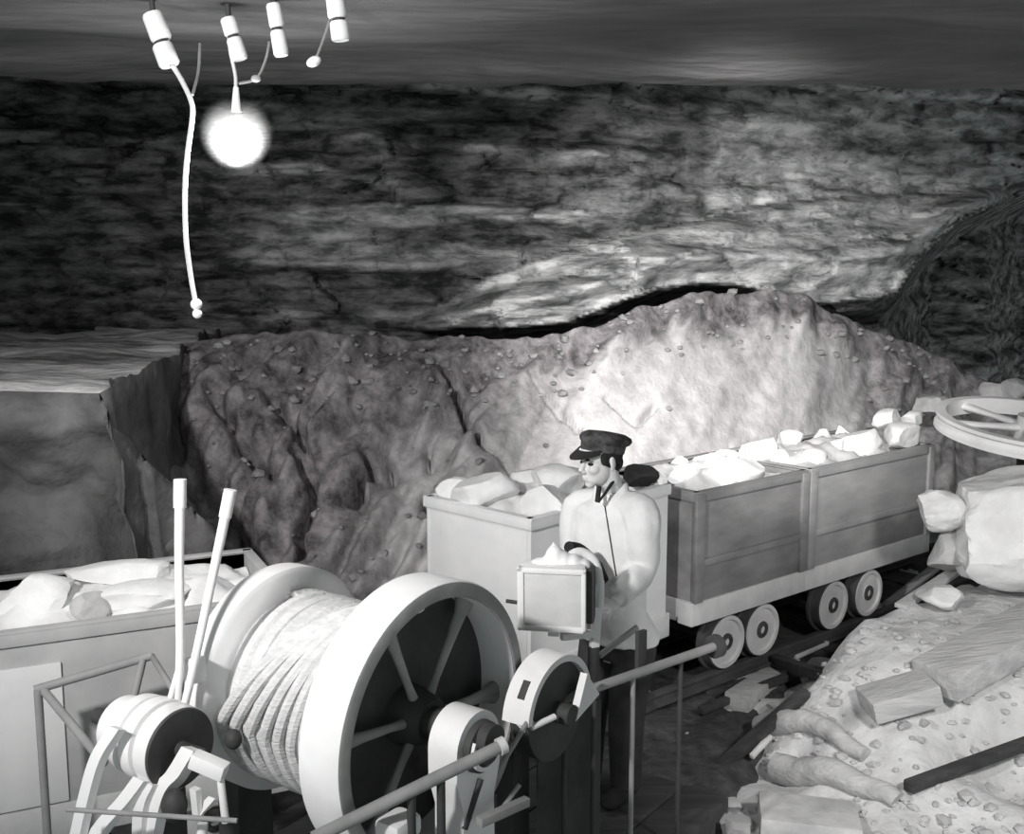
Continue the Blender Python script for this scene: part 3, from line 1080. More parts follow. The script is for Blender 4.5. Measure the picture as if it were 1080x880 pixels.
# pedestal on the far side of the drum
p2 = HUB - A * 1.0
pedestal(p2, 0.11, 0.12, 'bearing', M_IRON, 0.30).build('bearing_pedestal', M_IRON, hoist, label='dark bearing block behind the drum')
# base frame
bf = MB()
for s in (0.115, -1.0, -0.45):
    c = HUB + A * s
    bf.bar(Vector((c.x, c.y, 0.36)) - T * 0.62, Vector((c.x, c.y, 0.36)) + T * 0.62, 0.12, 0.12, bev=0.01)
for s in (-0.5, 0.5):
    c = HUB + T * s
    bf.bar(Vector((c.x, c.y, 0.345)) - A * 1.05, Vector((c.x, c.y, 0.345)) + A * 0.2, 0.10, 0.10, bev=0.01)
bf.build('base_frame', M_IRON, hoist)
# brake band over the second pulley
BC = at_y(592, 752, 3.86)
RB = 0.215
band = MB().lathe(BC, A, [(0.0, RB - 0.025), (0.0, RB), (-0.115, RB), (-0.115, RB - 0.025)], 40, a0=math.radians(-75), a1=math.radians(85), ref=(0, 0, 1))
bo = band.build('brake_band', M_WHITE, hoist, label='pale arched brake band')
MB().disc_solid(BC, A, [(-0.02, 0.0001), (-0.02, RB - 0.03), (-0.10, RB - 0.03), (-0.10, 0.0001)], 48).build('brake_drum', M_IRON, hoist)
q = T * math.sin(math.radians(-52)) + Vector((0, 0, 1)) * math.cos(math.radians(-52))
qs = T * math.cos(math.radians(-52)) - Vector((0, 0, 1)) * math.sin(math.radians(-52))
MB().bar(BC + q * (RB + 0.002) - A * 0.05 - qs * 0.035, BC + q * (RB + 0.002) - A * 0.05 + qs * 0.035, 0.028, 0.006, up=q, bev=0.001).build('slot', M_IRON, bo, label='dark slot in the brake band')
MB().bar(at_y(547, 752, 3.78), at_y(560, 764, 3.78), 0.10, 0.05, bev=0.008).build('band_lug', M_WHITE, bo)
gus = [BC + A * 0.02 + T * 0.10 + Vector((0, 0, 0.13)), BC + A * 0.02 + T * 0.19 + Vector((0, 0, 0.02)), BC + A * 0.02 + T * 0.02 + Vector((0, 0, -0.03))]
MB().rings([gus, [p + A * 0.03 for p in gus]]).build('gusset', M_WHITE, bo, label='pale triangular gusset')
MB().tube([BC - A * 0.35, BC + A * 0.05], 0.04, 16).build('countershaft', M_IRON, hoist)
pedestal(BC - A * 0.22, 0.07, 0.08, 'b', M_IRON, 0.30).build('countershaft_stand', M_IRON, hoist)
# brake linkage
MB().tube([at_y(556, 762, 3.7), at_y(490, 872, 3.35)], 0.009, 10).build('brake_rod', M_IRONG, hoist)
MB().bar(at_y(505, 868, 3.3), at_y(556, 845, 3.45), 0.03, 0.03).build('crank_arm', M_IRONG, hoist)
MB().tube([at_y(548, 828, 3.45), at_y(520, 866, 3.38)], 0.008, 10).build('link', M_IRONG, hoist)
MB().tube([at_y(507, 822, 3.4), at_y(490, 875, 3.34)], 0.011, 10).build('link', M_IRON, hoist)
MB().tube([at_y(560, 768, 3.72), at_y(585, 756, 3.78)], 0.012, 10).build('band_bolt', M_WHITE, hoist)
MB().box(at_y(420, 872, 3.2), (0.12, 0.1, 0.07), MPLAT, 0.02).build('grease_cup', M_WHITE, hoist, label='pale lump beside the bearing block')
# control levers
for (a, b, c, d) in (((190, 507), (189, 590), (190, 690), (186, 742)), ((243, 518), (226, 600), (206, 695), (193, 752))):
    pts = [at_y(*a, 3.55), at_y(*b, 3.53), at_y(*c, 3.5), at_y(*d, 3.48)]
    lv = MB().tube(pts, [0.0175, 0.0155, 0.0145, 0.013], 12, 6).build('lever', M_WHITE, hoist, label='pale upright control lever')
    MB().tube([pts[0] + Vector((0, 0, 0.004)), pts[0] + (pts[0] - pts[1]).normalized() * -0.09], 0.021, 12).build('grip', M_WHITE, lv)
MB().tube([at_y(193, 690, 3.52), at_y(178, 742, 3.46)], 0.010, 10).build('lever_link', M_WHITE, hoist)
MB().tube([at_y(208, 694, 3.52), at_y(192, 752, 3.46)], 0.012, 10).build('lever_link', M_WHITE, hoist)
MB().box(at_y(206, 706, 3.54), (0.06, 0.05, 0.09), MPLAT, 0.015).build('lever_bracket', M_WHITE, hoist)
# ribbed clutch drum
CC = at_y(190, 790, 3.36)
RR = 0.135
prof = [(0.0, 0.03), (0.0, RR), (-0.06, RR + 0.002), (-0.065, RR - 0.018), (-0.075, RR - 0.018), (-0.08, RR + 0.004), (-0.135, RR + 0.004), (-0.14, RR - 0.016), (-0.152, RR - 0.016), (-0.156, RR), (-0.21, RR - 0.004), (-0.215, RR - 0.022), (-0.30, RR - 0.03), (-0.31, 0.03)]
cdm = MB().lathe(CC, A, prof, 56).build('clutch_drum', M_WHITE, hoist, label='pale ribbed drum at the lower left')
MB().disc_solid(CC, A, [(0.004, 0.0001), (0.006, 0.03), (0.008, RR - 0.006), (0.0, RR - 0.002), (-0.01, RR - 0.01)], 56).build('end_plate', M_IRON, cdm, label='black end plate')
MB().tube([CC + A * 0.12, CC - A * 0.45], 0.028, 18).build('clutch_shaft', M_IRON, cdm)
pw = lambda px, py, y=3.3: at_y(px, py, y)
for pts, w, th in (
    ([(124, 768), (104, 800), (92, 840), (82, 884)], 0.05, 0.03),
    ([(150, 822), (132, 846), (112, 868), (96, 890)], 0.055, 0.03),
    ([(203, 790), (186, 818), (170, 838), (158, 890)], 0.06, 0.04),
    ([(160, 826), (150, 850), (148, 890)], 0.05, 0.03)):
    MB().strap([pw(*p, 3.28) for p in pts], w, th, A, 5).build('brake_strap', M_WHITE, hoist, label='pale curved iron strap')
MB().bar(pw(203, 800, 3.22), pw(238, 815, 3.20), 0.05, 0.05, bev=0.006).build('pawl', M_WHITE, hoist)
MB().strap([pw(206, 832, 3.2), pw(208, 858, 3.2), pw(226, 842, 3.2)], 0.03, 0.022, A, 0).build('pawl', M_WHITE, hoist)
MB().tube([pw(232, 818, 3.2), pw(238, 868, 3.18)], 0.012, 10).build('link', M_WHITE, hoist)
MB().tube([pw(214, 868, 3.2), pw(212, 890, 3.18)], 0.016, 10).build('link', M_WHITE, hoist)
MB().tube([pw(70, 854, 3.12), pw(250, 866, 3.12)], 0.008, 10).build('tie_rod', M_IRONG, hoist)
MB().ellipsoid(pw(184, 850, 3.2), (0.04, 0.04, 0.055)).build('weight', M_IRON, hoist)
MB().ellipsoid(at_y(246, 780, 3.5), (0.03, 0.03, 0.035)).build('pin_nut', M_IRON, hoist)
st = CC - A * 0.12
MB().bar(Vector((st.x, st.y, 0.30)), Vector((st.x, st.y, CC.z - 0.1)), 0.12, 0.12, up=(0.582, 0.813, 0)).build('clutch_stand', M_IRON, hoist)

# ------------------------------------------------------------------ guard rails and handrails
hr = thing('handrail', 'dark pipe handrail running from the brake band to the car wheels', 'handrail', (at_z(660, 715, 1.15).x, at_z(660, 715, 1.15).y, 0))
a_, b_ = at_z(566, 747, 1.15), at_z(757, 681, 1.15)
MB().tube([a_, b_], 0.019, 14).build('rail', M_IRONG, hr)
MB().lathe(b_, (b_ - a_), [(-0.03, 0.018), (-0.03, 0.05), (0.0, 0.05), (0.0, 0.018)], 28).build('end_collar', M_STEELD, hr)
dr = (b_ - a_).normalized()
for px, lo in ((596, 900), (627, 900), (668, 812), (718, 820)):
    p = at_plane(px, 700, a_, Vector((-dr.y, dr.x, 0)))
    p = a_ + dr * (p - a_).dot(dr)
    MB().tube([(p.x, p.y, p.z - 0.01), (p.x, p.y, -0.28)], 0.0105, 10).build('post', M_STEELD if px != 668 else M_IRONG, hr)
q0, q1 = a_ + dr * 0.03, a_ + dr * 0.36
for p_ in (q0, q1):
    p_ += Vector((-dr.y, dr.x, 0)) * 0.03
MB().bar((q0.x, q0.y, 0.72), (q1.x, q1.y, 0.72), 0.008, 0.72).build('shade_panel', M_IRON, hr, label='added dark sheet standing in for shade below the rail')  # invented sheet that blackens the space below the rail like deep shade
p = at_plane(672, 700, a_, Vector((-dr.y, dr.x, 0)))
p = a_ + dr * (p - a_).dot(dr)
MB().bar((p.x + .02, p.y + .05, p.z - 0.04), (p.x + .02, p.y + .05, p.z + 0.16), 0.05, 0.02, up=(-dr.y, dr.x, 0)).build('bracket_plate', M_STEELD, hr)
MB().tube([at_y(632, 692, 4.45), at_y(672, 662, 4.55)], 0.014, 10).build('brace', M_IRONG, hr)

gr = thing('guard_bar', 'grey guard bar sloping across the front of the spoked wheel', 'guard bar', at_y(430, 830, 3.15))
a_, b_ = at_y(330, 885, 3.02), at_y(529, 787, 3.32)
MB().tube([a_, b_], 0.021, 14).build('bar', M_IRONG, gr)
MB().lathe(b_, b_ - a_, [(-0.012, 0.004), (-0.012, 0.028), (0.012, 0.028), (0.012, 0.004)], 20).build('end_knob', M_SILL, gr)
for t in (0.50, 0.66):
    p = a_.lerp(b_, t)
    MB().tube([p, (p.x, p.y, 0.3)], 0.014, 10).build('post', M_IRON, gr)

gl = thing('guard_rail', 'grey angle-iron guard rail along the lower left car', 'guard rail', (-1.75, 4.15, 0))
MB().tube([at_y(36, 728, 4.0), at_y(160, 692, 4.18)], 0.017, 12).build('rail', M_IRONG, gl)
MB().tube([at_y(151, 695, 4.16), at_y(139, 746, 4.12)], 0.015, 12).build('post', M_IRONG, gl)
MB().tube([at_y(44, 726, 4.02), at_y(110, 806, 3.7)], 0.016, 12).build('brace', M_IRONG, gl)
MB().tube([at_y(160, 692, 4.18), at_y(190, 740, 3.9)], 0.012, 12).build('brace', M_STEEL, gl)
p = at_y(40, 728, 4.0)
MB().tube([p, (p.x, p.y, -0.02)], 0.016, 12).build('post', M_IRONG, gl)

# ------------------------------------------------------------------ control box
YB = 4.22
bc = at_y(582, 632, YB)
k = YB / F * 1.02
box = thing('control_box', 'square pale control box with rounded frame in front of the man', 'control box', (bc.x, bc.y, 0.30))
MX = Matrix.Rotation(math.radians(-9), 3, 'Z') @ Matrix.Rotation(math.radians(4), 3, 'X')
MB().box(bc + MX @ Vector((0.0, 0.055, 0)), (0.265, 0.11, 0.255), MX, 0.02).build('body', M_WHITE, box)
fr = MB()
w_, h_ = 0.275, 0.268
for (cx, cz, sx, sz) in ((0, h_ / 2 - 0.012, w_, 0.024), (0, -h_ / 2 + 0.012, w_, 0.024), (-w_ / 2 + 0.014, 0, 0.028, h_), (w_ / 2 - 0.010, 0, 0.020, h_)):
    fr.box(bc + MX @ Vector((cx, -0.008, cz)), (sx, 0.028, sz), MX, 0.008)
fr.build('front_frame', M_WHITE, box)
MB().box(bc + MX @ Vector((0.002, -0.008, 0)), (0.235, 0.012, 0.232), MX, 0.012).build('front_plate', M_SILL, box, label='slightly darker front plate')
MB().box(bc + MX @ Vector((0.01, -0.016, -0.137)), (0.045, 0.03, 0.022), MX, 0.005).build('latch', M_WHITE, box)
MB().tube([bc + MX @ Vector((-0.138, 0.03, -0.035)), bc + MX @ Vector((-0.19, 0.03, -0.03))], 0.008, 10).build('side_pin', M_IRON, box)
MB().box(bc + MX @ Vector((0.150, 0.07, 0.0)), (0.03, 0.09, 0.22), MX, 0.006).build('side_plate', M_IRON, box, label='dark right side plate')
cnd = [at_y(597, 602, 4.3), at_y(602, 587, 4.32), at_y(614, 583, 4.34), at_y(627, 593, 4.34), at_y(632, 615, 4.33), at_y(632, 640, 4.32)]
MB().tube(cnd, 0.020, 14, 6).build('conduit', M_WHITE, box, label='white bent conduit')
MB().bar(at_y(632, 612, 4.33), at_y(626, 692, 4.32), 0.03, 0.035).build('stand_bracket', M_WHITE, box)
MB().bar(at_y(592, 672, 4.26), at_y(628, 668, 4.32), 0.03, 0.028).build('stand_bracket', M_WHITE, box)
MB().tube([at_y(605, 642, 4.28), at_y(640, 641, 4.34)], 0.014, 12).build('handle', M_WHITE, box)
pst = at_y(626, 692, 4.32)
MB().tube([(pst.x, pst.y, pst.z + 0.04), (pst.x, pst.y, 0.30)], 0.025, 14).build('stand_post', M_IRON, box)
# cloth heaped on the box
ck = MB()
for (px, py, rx, rz_) in ((572, 596, 0.055, 0.03), (585, 588, 0.04, 0.05), (594, 592, 0.03, 0.045), (604, 594, 0.04, 0.04), (615, 598, 0.035, 0.035)):
    ck.ellipsoid(at_y(px, py, 4.30), (rx, 0.05, rz_), None, 16, 10)
ck.tube([at_y(588, 598, 4.28), at_y(586, 580, 4.3), at_y(583, 571, 4.32)], [0.03, 0.018, 0.005], 10)
rag = link_mesh('rag', remesh(ck, 'rag', 0.008, 6), M_SHIRT)
tag(rag, 'crumpled white cloth lying on top of the control box', 'rag')

# ------------------------------------------------------------------ the man
YM = 4.85
MPOS = Vector((0.44, YM, 0.30))
man = thing('person', 'person in a pale work coat and dark peaked cap standing at the control box', 'person', MPOS)
fh = Vector((-0.86, -0.51, 0)).normalized()      # where the head looks
fb = Vector((-0.62, -0.78, 0)).normalized()      # where the chest points
lb = Vector((-fb.y, fb.x, 0))                    # towards his left hand (camera right)
UP = Vector((0, 0, 1))
HC = at_y(633, 484, 4.78)
tiltM = Matrix.Rotation(math.radians(7), 3, Vector((-fh.y, fh.x, 0)))   # chin a little down
HF = tiltM @ fh
HU = tiltM @ UP
HL = HU.cross(HF)
HM = Matrix((HF, HL, HU)).transposed()
hp = lambda x, y, z: HC + HM @ Vector((x, y, z))

shR = at_y(611, 536, 4.98)
shL = at_y(675, 541, 4.72)
neck0 = at_y(646, 518, 4.86)
hipc = at_y(652, 668, 4.90)
body = MB()
e = lambda c, r: body.ellipsoid(hp(*c), r, HM, 28, 20)
e((-0.008, 0, 0.028), (0.096, 0.076, 0.082))
e((0.022, 0, -0.045), (0.066, 0.060, 0.074))
e((0.045, 0, -0.075), (0.045, 0.045, 0.035))
e((0.066, 0, -0.100), (0.022, 0.024, 0.018))
e((0.076, 0, 0.016), (0.018, 0.052, 0.012))
e((0.058, 0.034, -0.030), (0.028, 0.024, 0.024))
e((0.058, -0.034, -0.030), (0.028, 0.024, 0.024))
body.tube([hp(0.082, 0, 0.008), hp(0.098, 0, -0.016), hp(0.110, 0, -0.036)], [0.008, 0.011, 0.0135], 12)
e((0.098, 0.009, -0.040), (0.010, 0.008, 0.008))
e((0.098, -0.009, -0.040), (0.010, 0.008, 0.008))
e((0.088, 0, -0.064), (0.010, 0.022, 0.006))
e((0.086, 0, -0.076), (0.010, 0.019, 0.007))
for s in (1, -1):
    body.ellipsoid(hp(-0.012, s * 0.078, -0.012), (0.019, 0.008, 0.032), HM @ Matrix.Rotation(s * 0.35, 3, 'Z'), 18, 12)
    body.ellipsoid(hp(-0.008, s * 0.076, -0.036), (0.010, 0.007, 0.010), HM, 12, 8)
body.tube([hp(-0.022, 0, -0.03), hp(-0.03, 0, -0.10), neck0, neck0 - UP * 0.08], [0.055, 0.054, 0.058, 0.07], 20)
chest = (shR + shL) / 2 - UP * 0.10
body.loft([(neck0 - UP * 0.02, lb, fb, 0.06, 0.06), (chest + UP * 0.06, lb, fb, 0.15, 0.09), (chest - UP * 0.08, lb, fb, 0.16, 0.11), (chest - UP * 0.3, lb, fb, 0.14, 0.10), (hipc, lb, fb, 0.16, 0.11), (hipc - UP * 0.12, lb, fb, 0.12, 0.09)])
elL = at_y(677, 601, 4.70)
wrL = at_y(648, 636, 4.46)
elR = at_y(603, 612, 4.88)
wrR = at_y(603, 592, 4.55)
body.tube([shL, elL, wrL], [0.05, 0.042, 0.028], 14)
body.tube([shR, elR, wrR], [0.05, 0.042, 0.028], 14)
feet = []
for s in (1, -1):
    hip = hipc + lb * 0.09 * s - UP * 0.03
    foot = Vector((MPOS.x, MPOS.y, 0.30)) + lb * 0.11 * s
    knee = (hip + Vector((foot.x, foot.y, 0.38))) / 2 + fb * 0.03
    ank = Vector((foot.x, foot.y, 0.39))
    body.tube([hip, knee, ank], [0.085, 0.058, 0.042], 14)
    feet.append((hip, knee, ank))


def hand(w, d, pn, thumb, curl):
    """palm from wrist w along d, palm normal pn (fingers curl towards it), thumb side thumb"""
    d, pn, th = Vector(d).normalized(), Vector(pn).normalized(), Vector(thumb).normalized()
    M = Matrix((d, th, pn)).transposed()
    body.ellipsoid(w + d * 0.045, (0.052, 0.040, 0.016), M, 18, 12)
    for i, (off, ln) in enumerate(((0.030, 0.072), (0.010, 0.082), (-0.010, 0.076), (-0.029, 0.060))):
        p = w + d * 0.082 + th * off
        pts, a = [w + d * 0.05 + th * off * 0.8, p], 0.25
        for sg in (0.45, 0.32, 0.23):
            a += curl
            p = p + (d * math.cos(a) + pn * math.sin(a)) * ln * sg
            pts.append(p)
        body.tube(pts, [0.010, 0.0095, 0.009, 0.008, 0.0065], 10)
    p = w + d * 0.022 + th * 0.030
    body.tube([w + d * 0.015 + th * 0.012, p, p + (d * 0.6 + th * 0.6 + pn * 0.5).normalized() * 0.035, p + (d * 0.6 + th * 0.6 + pn * 0.5).normalized() * 0.035 + (d * 0.75 + pn * 0.65).normalized() * 0.03], [0.012, 0.0125, 0.0105, 0.008], 10)


hL = at_y(634, 641, 4.345)
hand(wrL, hL - wrL, Vector((-0.25, 0.1, -1)), Vector((-0.8, 0.5, 0.3)), 0.62)
hR = at_y(604, 582, 4.36)
hand(wrR, at_y(600, 590, 4.36) - wrR, Vector((0, 0, -1)), Vector((0.9, -0.2, 0.2)), 0.5)
link_mesh('body', remesh(body, 'body', 0.0045, 3), M_SKIN, man)

# eyes, brows, hair
for s in (1, -1):
    MB().ellipsoid(hp(0.073, s * 0.030, -0.004), (0.012, 0.014, 0.008), HM, 14, 10).build('eye', M_BLACK, man, label='eye in shadow under the visor')
    MB().tube([hp(0.089, s * 0.014, 0.014), hp(0.088, s * 0.032, 0.019), hp(0.076, s * 0.050, 0.013)], [0.004, 0.005, 0.003], 8).build('eyebrow', M_BLACK, man, label='dark eyebrow')
hair = MB()
hair.ellipsoid(hp(-0.022, 0, 0.026), (0.093, 0.0815, 0.082), HM, 24, 16)
hair.ellipsoid(hp(-0.055, 0, -0.025), (0.052, 0.066, 0.05), HM, 20, 14)
for s in (1, -1):
    hair.ellipsoid(hp(0.022, s * 0.068, 0.012), (0.020, 0.012, 0.032), HM, 14, 10)
link_mesh('hair', remesh(hair, 'hair', 0.005, 3), M_BLACK, man, 'short dark hair')
# peaked cap
cap = MB()
ct = Matrix.Rotation(math.radians(-17), 3, 'Y')
secs = []
for z, rx, ry, ox in ((0.034, 0.103, 0.086, -0.006), (0.068, 0.107, 0.090, -0.006), (0.076, 0.117, 0.101, -0.010), (0.091, 0.124, 0.108, -0.014), (0.106, 0.116, 0.100, -0.016), (0.119, 0.088, 0.075, -0.014), (0.123, 0.03, 0.03, -0.014)):
    c = ct @ Vector((ox, 0, z))
    secs.append((hp(c.x, c.y, c.z), HM @ (ct @ Vector((1, 0, 0))), HM @ Vector((0, 1, 0)), rx, ry))
cap_o = MB().loft(secs, 36).build('cap', M_CAP, man, label='dark flat-topped cap')
vis = []
for dz in (0.0, -0.006):
    rowi, rowo = [], []
    for i in range(17):
        a = math.radians(-62 + 124 * i / 16)
        rowi.append(hp(0.100 * math.cos(a) - 0.004, 0.088 * math.sin(a), 0.060 - 0.002 * math.cos(a) + dz))
        k_ = math.cos(a)
        rowo.append(hp((0.102 + 0.052 * k_) * math.cos(a) - 0.004, (0.090 + 0.008 * k_) * math.sin(a), 0.056 - 0.022 * k_ + dz))
    vis.append((rowi, rowo))
vm = MB()
ring_a = vis[0][0] + list(reversed(vis[0][1]))
ring_b = vis[1][0] + list(reversed(vis[1][1]))
n_ = 17
vsx = vis[0][0] + vis[0][1] + vis[1][0] + vis[1][1]
fsx = []
for i in range(n_ - 1):
    fsx += [(i, i + 1, n_ + i + 1, n_ + i), (2 * n_ + i, 3 * n_ + i, 3 * n_ + i + 1, 2 * n_ + i + 1), (n_ + i, n_ + i + 1, 3 * n_ + i + 1, 3 * n_ + i), (i, 2 * n_ + i, 2 * n_ + i + 1, i + 1)]
vm.add(vsx, fsx)
vm.build('visor', M_BLACK, cap_o, label='black visor')

# clothes
coat = MB()
coat.loft([(neck0 + UP * 0.005, lb, fb, 0.075, 0.072), (neck0 - UP * 0.035, lb, fb, 0.105, 0.085), ((shR + shL) / 2 + UP * 0.0, lb, fb, 0.185, 0.108), (chest - UP * 0.02, lb, fb, 0.205, 0.135), (chest - UP * 0.2, lb, fb, 0.192, 0.138), (chest - UP * 0.36, lb, fb, 0.186, 0.135), (hipc + UP * 0.02, lb, fb, 0.205, 0.150), (hipc - UP * 0.02, lb, fb, 0.208, 0.152)], 32)
coat.tube([neck0 - UP * 0.06 + lb * 0.03, shL + UP * 0.0, shL.lerp(elL, 0.5) + lb * 0.012, elL + lb * 0.005, elL.lerp(wrL, 0.5), elL.lerp(wrL, 0.86)], [0.06, 0.082, 0.072, 0.066, 0.058, 0.050], 20, 5)
coat.tube([neck0 - UP * 0.06 - lb * 0.03, shR, shR.lerp(elR, 0.5), elR, elR.lerp(wrR, 0.55), elR.lerp(wrR, 0.86)], [0.06, 0.080, 0.070, 0.064, 0.054, 0.048], 20, 5)
# turned-down collar
for s in (1, -1):
    coat.tube([neck0 - fb * 0.06 + UP * 0.03, neck0 + lb * 0.06 * s + UP * 0.018, neck0 + lb * 0.055 * s + fb * 0.05 - UP * 0.015, neck0 + fb * 0.10 + lb * 0.02 * s - UP * 0.085], [0.022, 0.022, 0.02, 0.012], 10, 4)
cm = remesh(coat, 'coat', 0.007, 5)
for v in cm.vertices:                       # soft folds
    p = v.co
    k_ = noise.noise(Vector((p.x * 9 + p.z * 3, p.y * 9, p.z * 4))) * 0.010 + noise.noise(Vector((p.x * 22, p.y * 22, p.z * 9))) * 0.004
    v.co = p + v.normal * k_
coat_o = link_mesh('coat', cm, M_COAT, man, 'pale work coat')
# front edge and pocket seam
fe = neck0 + fb * 0.12
from mathutils.bvhtree import BVHTree
off_ = world_loc(man)
bv = BVHTree.FromPolygons([v.co + off_ for v in cm.vertices], [tuple(f.vertices) for f in cm.polygons])
sp_ = []
for q in range(13):
    tq = q / 12
    hit = bv.ray_cast(Vector((0, 0, EYE)), ray(638 + 12 * tq, 534 + 74 * tq).normalized())[0]
    if hit is not None:
        sp_.append(hit)
MB().tube(sp_, 0.0035, 8).build('seam', M_TROUS, coat_o, label='dark seam down the coat')
# shirt and tie at the open collar
MB().strap([neck0 + fb * 0.072 - UP * 0.10, neck0 + fb * 0.075 - UP * 0.05, neck0 + fb * 0.068 + UP * 0.0], 0.075, 0.02, lb, 4).build('shirt', M_SHIRT, man, label='white shirt front')
MB().strap([at_y(632, 513, 4.755), at_y(631, 521, 4.735), at_y(630, 530, 4.715)], 0.020, 0.012, lb, 4).build('tie', M_BLACK, man, label='dark tie')
MB().tube([at_y(652, 486, 4.83), at_y(651, 499, 4.80), at_y(644, 512, 4.745), at_y(632, 529, 4.712)], [0.007, 0.008, 0.008, 0.005], 8, 4).build('collar_band', M_BLACK, man, label='dark collar edge')
# right sleeve cuff and the shadow between coat and box, built as a black tube
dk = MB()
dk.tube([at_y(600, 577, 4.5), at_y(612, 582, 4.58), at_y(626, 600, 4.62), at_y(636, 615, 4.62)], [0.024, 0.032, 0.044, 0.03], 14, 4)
dk.build('cuff_shade', M_BLACK, man, label='black shape for the cuff and shadow between coat and box')
tr = MB()
tr.loft([(hipc + UP * 0.03, lb, fb, 0.175, 0.125), (hipc - UP * 0.10, lb, fb, 0.18, 0.125)], 24)
for hip, knee, ank in feet:
    tr.tube([hip, knee, Vector((ank.x, ank.y, 0.37))], [0.105, 0.085, 0.072], 18, 4)
link_mesh('trousers', remesh(tr, 'trousers', 0.009, 4), M_TROUS, man, 'dark grey trousers')
for hip, knee, ank in feet:
    bt = MB()
    M = Matrix((fb, lb, UP)).transposed()
    bt.ellipsoid(Vector((ank.x, ank.y, 0.345)) + fb * 0.05, (0.14, 0.05, 0.043), M, 18, 12)
    bt.tube([Vector((ank.x, ank.y, 0.35)), Vector((ank.x, ank.y, 0.44))], 0.05, 14)
    link_mesh('boot', remesh(bt, 'boot', 0.008, 3), M_BLACK, man, 'dark work boot')

# ------------------------------------------------------------------ lighting fittings on the ceiling
def insulator(pts, label, w, Y):
    a, m, b = [at_y(px, py, Y) for px, py in pts]
    root = thing('insulator', label, 'insulator', a, 0, 'porcelain insulators on the ceiling')
    k_ = Y / F
    r = w * k_ / 2
    ax = (b - a).normalized()
    for p, q in ((a, m - ax * 0.006), (m + ax * 0.006, b)):
        l = (q - p).length
        MB().disc_solid(p, ax, [(0, 0.0001), (0, r * 0.86), (l * 0.1, r), (l * 0.9, r * 1.02), (l, r * 0.86), (l, 0.0001)], 28).build('porcelain_tube', M_PORC, root)
    MB().disc_solid(m - ax * 0.008, ax, [(0, 0.0001), (0, r * 0.7), (0.016, r * 0.7), (0.016, 0.0001)], 24).build('groove_band', M_IRON, root)
    MB().tube([a - ax * -0.02, a + UP * 0.10], 0.012, 10).build('fixing_bolt', M_IRON, root)
    return root


insulator([(160, 14), (170, 45), (181, 69)], 'leftmost and largest white insulator, with the long cord tied to it', 21, 5.0)
insulator([(240, 19), (246, 39), (254, 63)], 'white insulator holding the cord of the glowing bulb', 16, 5.05)
insulator([(288, 4), (292, 31), (298, 59)], 'white insulator just right of the glowing bulb, without a lamp', 15, 4.95)
insulator([(353, -6), (357, 21), (359, 43)], 'rightmost white insulator, with a short cord and knob hanging beside it', 19, 4.9)

hc = thing('hanging_cord', 'long twisted pale cord hanging from the leftmost insulator to an empty socket', 'cord', at_y(181, 69, 5.0))
MB().tube([at_y(x, y, 5.0) for x, y in ((181, 68), (190, 82), (201, 105), (203, 122), (198, 160), (195, 200), (196, 250), (201, 290), (206, 318))], 0.0115, 10, 6).build('cord', M_WIRE, hc)
MB().tube([at_y(x, y, 5.0 + d) for x, y, d in ((211, 46, 0.15), (209, 76, 0.1), (203, 100, 0.0))], 0.007, 8, 6).build('branch_wire', M_DIMWIRE, hc)
sk = MB()
sk.ellipsoid(at_y(207, 321, 5.0), (0.026, 0.026, 0.026))
sk.ellipsoid(at_y(208, 331, 5.0), (0.022, 0.022, 0.022))
sk.build('socket', M_PORC, hc, label='white socket at the end of the cord')

pl = thing('pendant_lamp', 'glowing round lamp hanging by a short cord below the ceiling', 'lamp', at_y(249, 140, 5.05))
MB().tube([at_y(x, y, 5.05) for x, y in ((241, 36), (243, 55), (248, 78), (249, 96))], 0.008, 10, 6).build('cord', M_WIRE, pl)
MB().tube([at_y(249, 92, 5.05), at_y(249, 118, 5.05)], [0.012, 0.022], 16).build('socket', M_PORC, pl)
MB().ellipsoid(at_y(249, 140, 5.05), (0.062, 0.062, 0.07), None, 32, 24).build('bulb', M_BULB, pl)
hz = bpy.data.materials.new('lamp_glare')  # scattering ball added to imitate lens glare round the bulb
hz.use_nodes = True
nt = hz.node_tree
nt.nodes.remove(nt.nodes['Principled BSDF'])
vsn = nt.nodes.new('ShaderNodeVolumeScatter')
tcn = nt.nodes.new('ShaderNodeTexCoord')
ln = nt.nodes.new('ShaderNodeVectorMath'); ln.operation = 'LENGTH'
nt.links.new(tcn.outputs['Object'], ln.inputs[0])
mrn = nt.nodes.new('ShaderNodeMapRange')
mrn.interpolation_type = 'SMOOTHSTEP'
mrn.inputs['From Min'].default_value = 0.04
mrn.inputs['From Max'].default_value = 0.17
mrn.inputs['To Min'].default_value = 3.6
mrn.inputs['To Max'].default_value = 0.0
nt.links.new(ln.outputs['Value'], mrn.inputs[0])
nt.links.new(mrn.outputs[0], vsn.inputs['Density'])
nt.links.new(vsn.outputs[0], nt.nodes['Material Output'].inputs['Volume'])
hb = at_y(249, 140, 5.05)
ho = MB().ellipsoid(hb, (0.18, 0.18, 0.18), None, 32, 24).build('glare_haze', hz, origin=hb)
struct(ho, 'stuff')
lb_ = bpy.data.lights.new('bulb_light', 'POINT')
lb_.energy = 45
lb_.shadow_soft_size = 0.1
lbo = bpy.data.objects.new('bulb_light', lb_)
COL.objects.link(lbo)
lbo.location = at_y(249, 140, 5.05) - Vector((0, 0.0, 0.14))

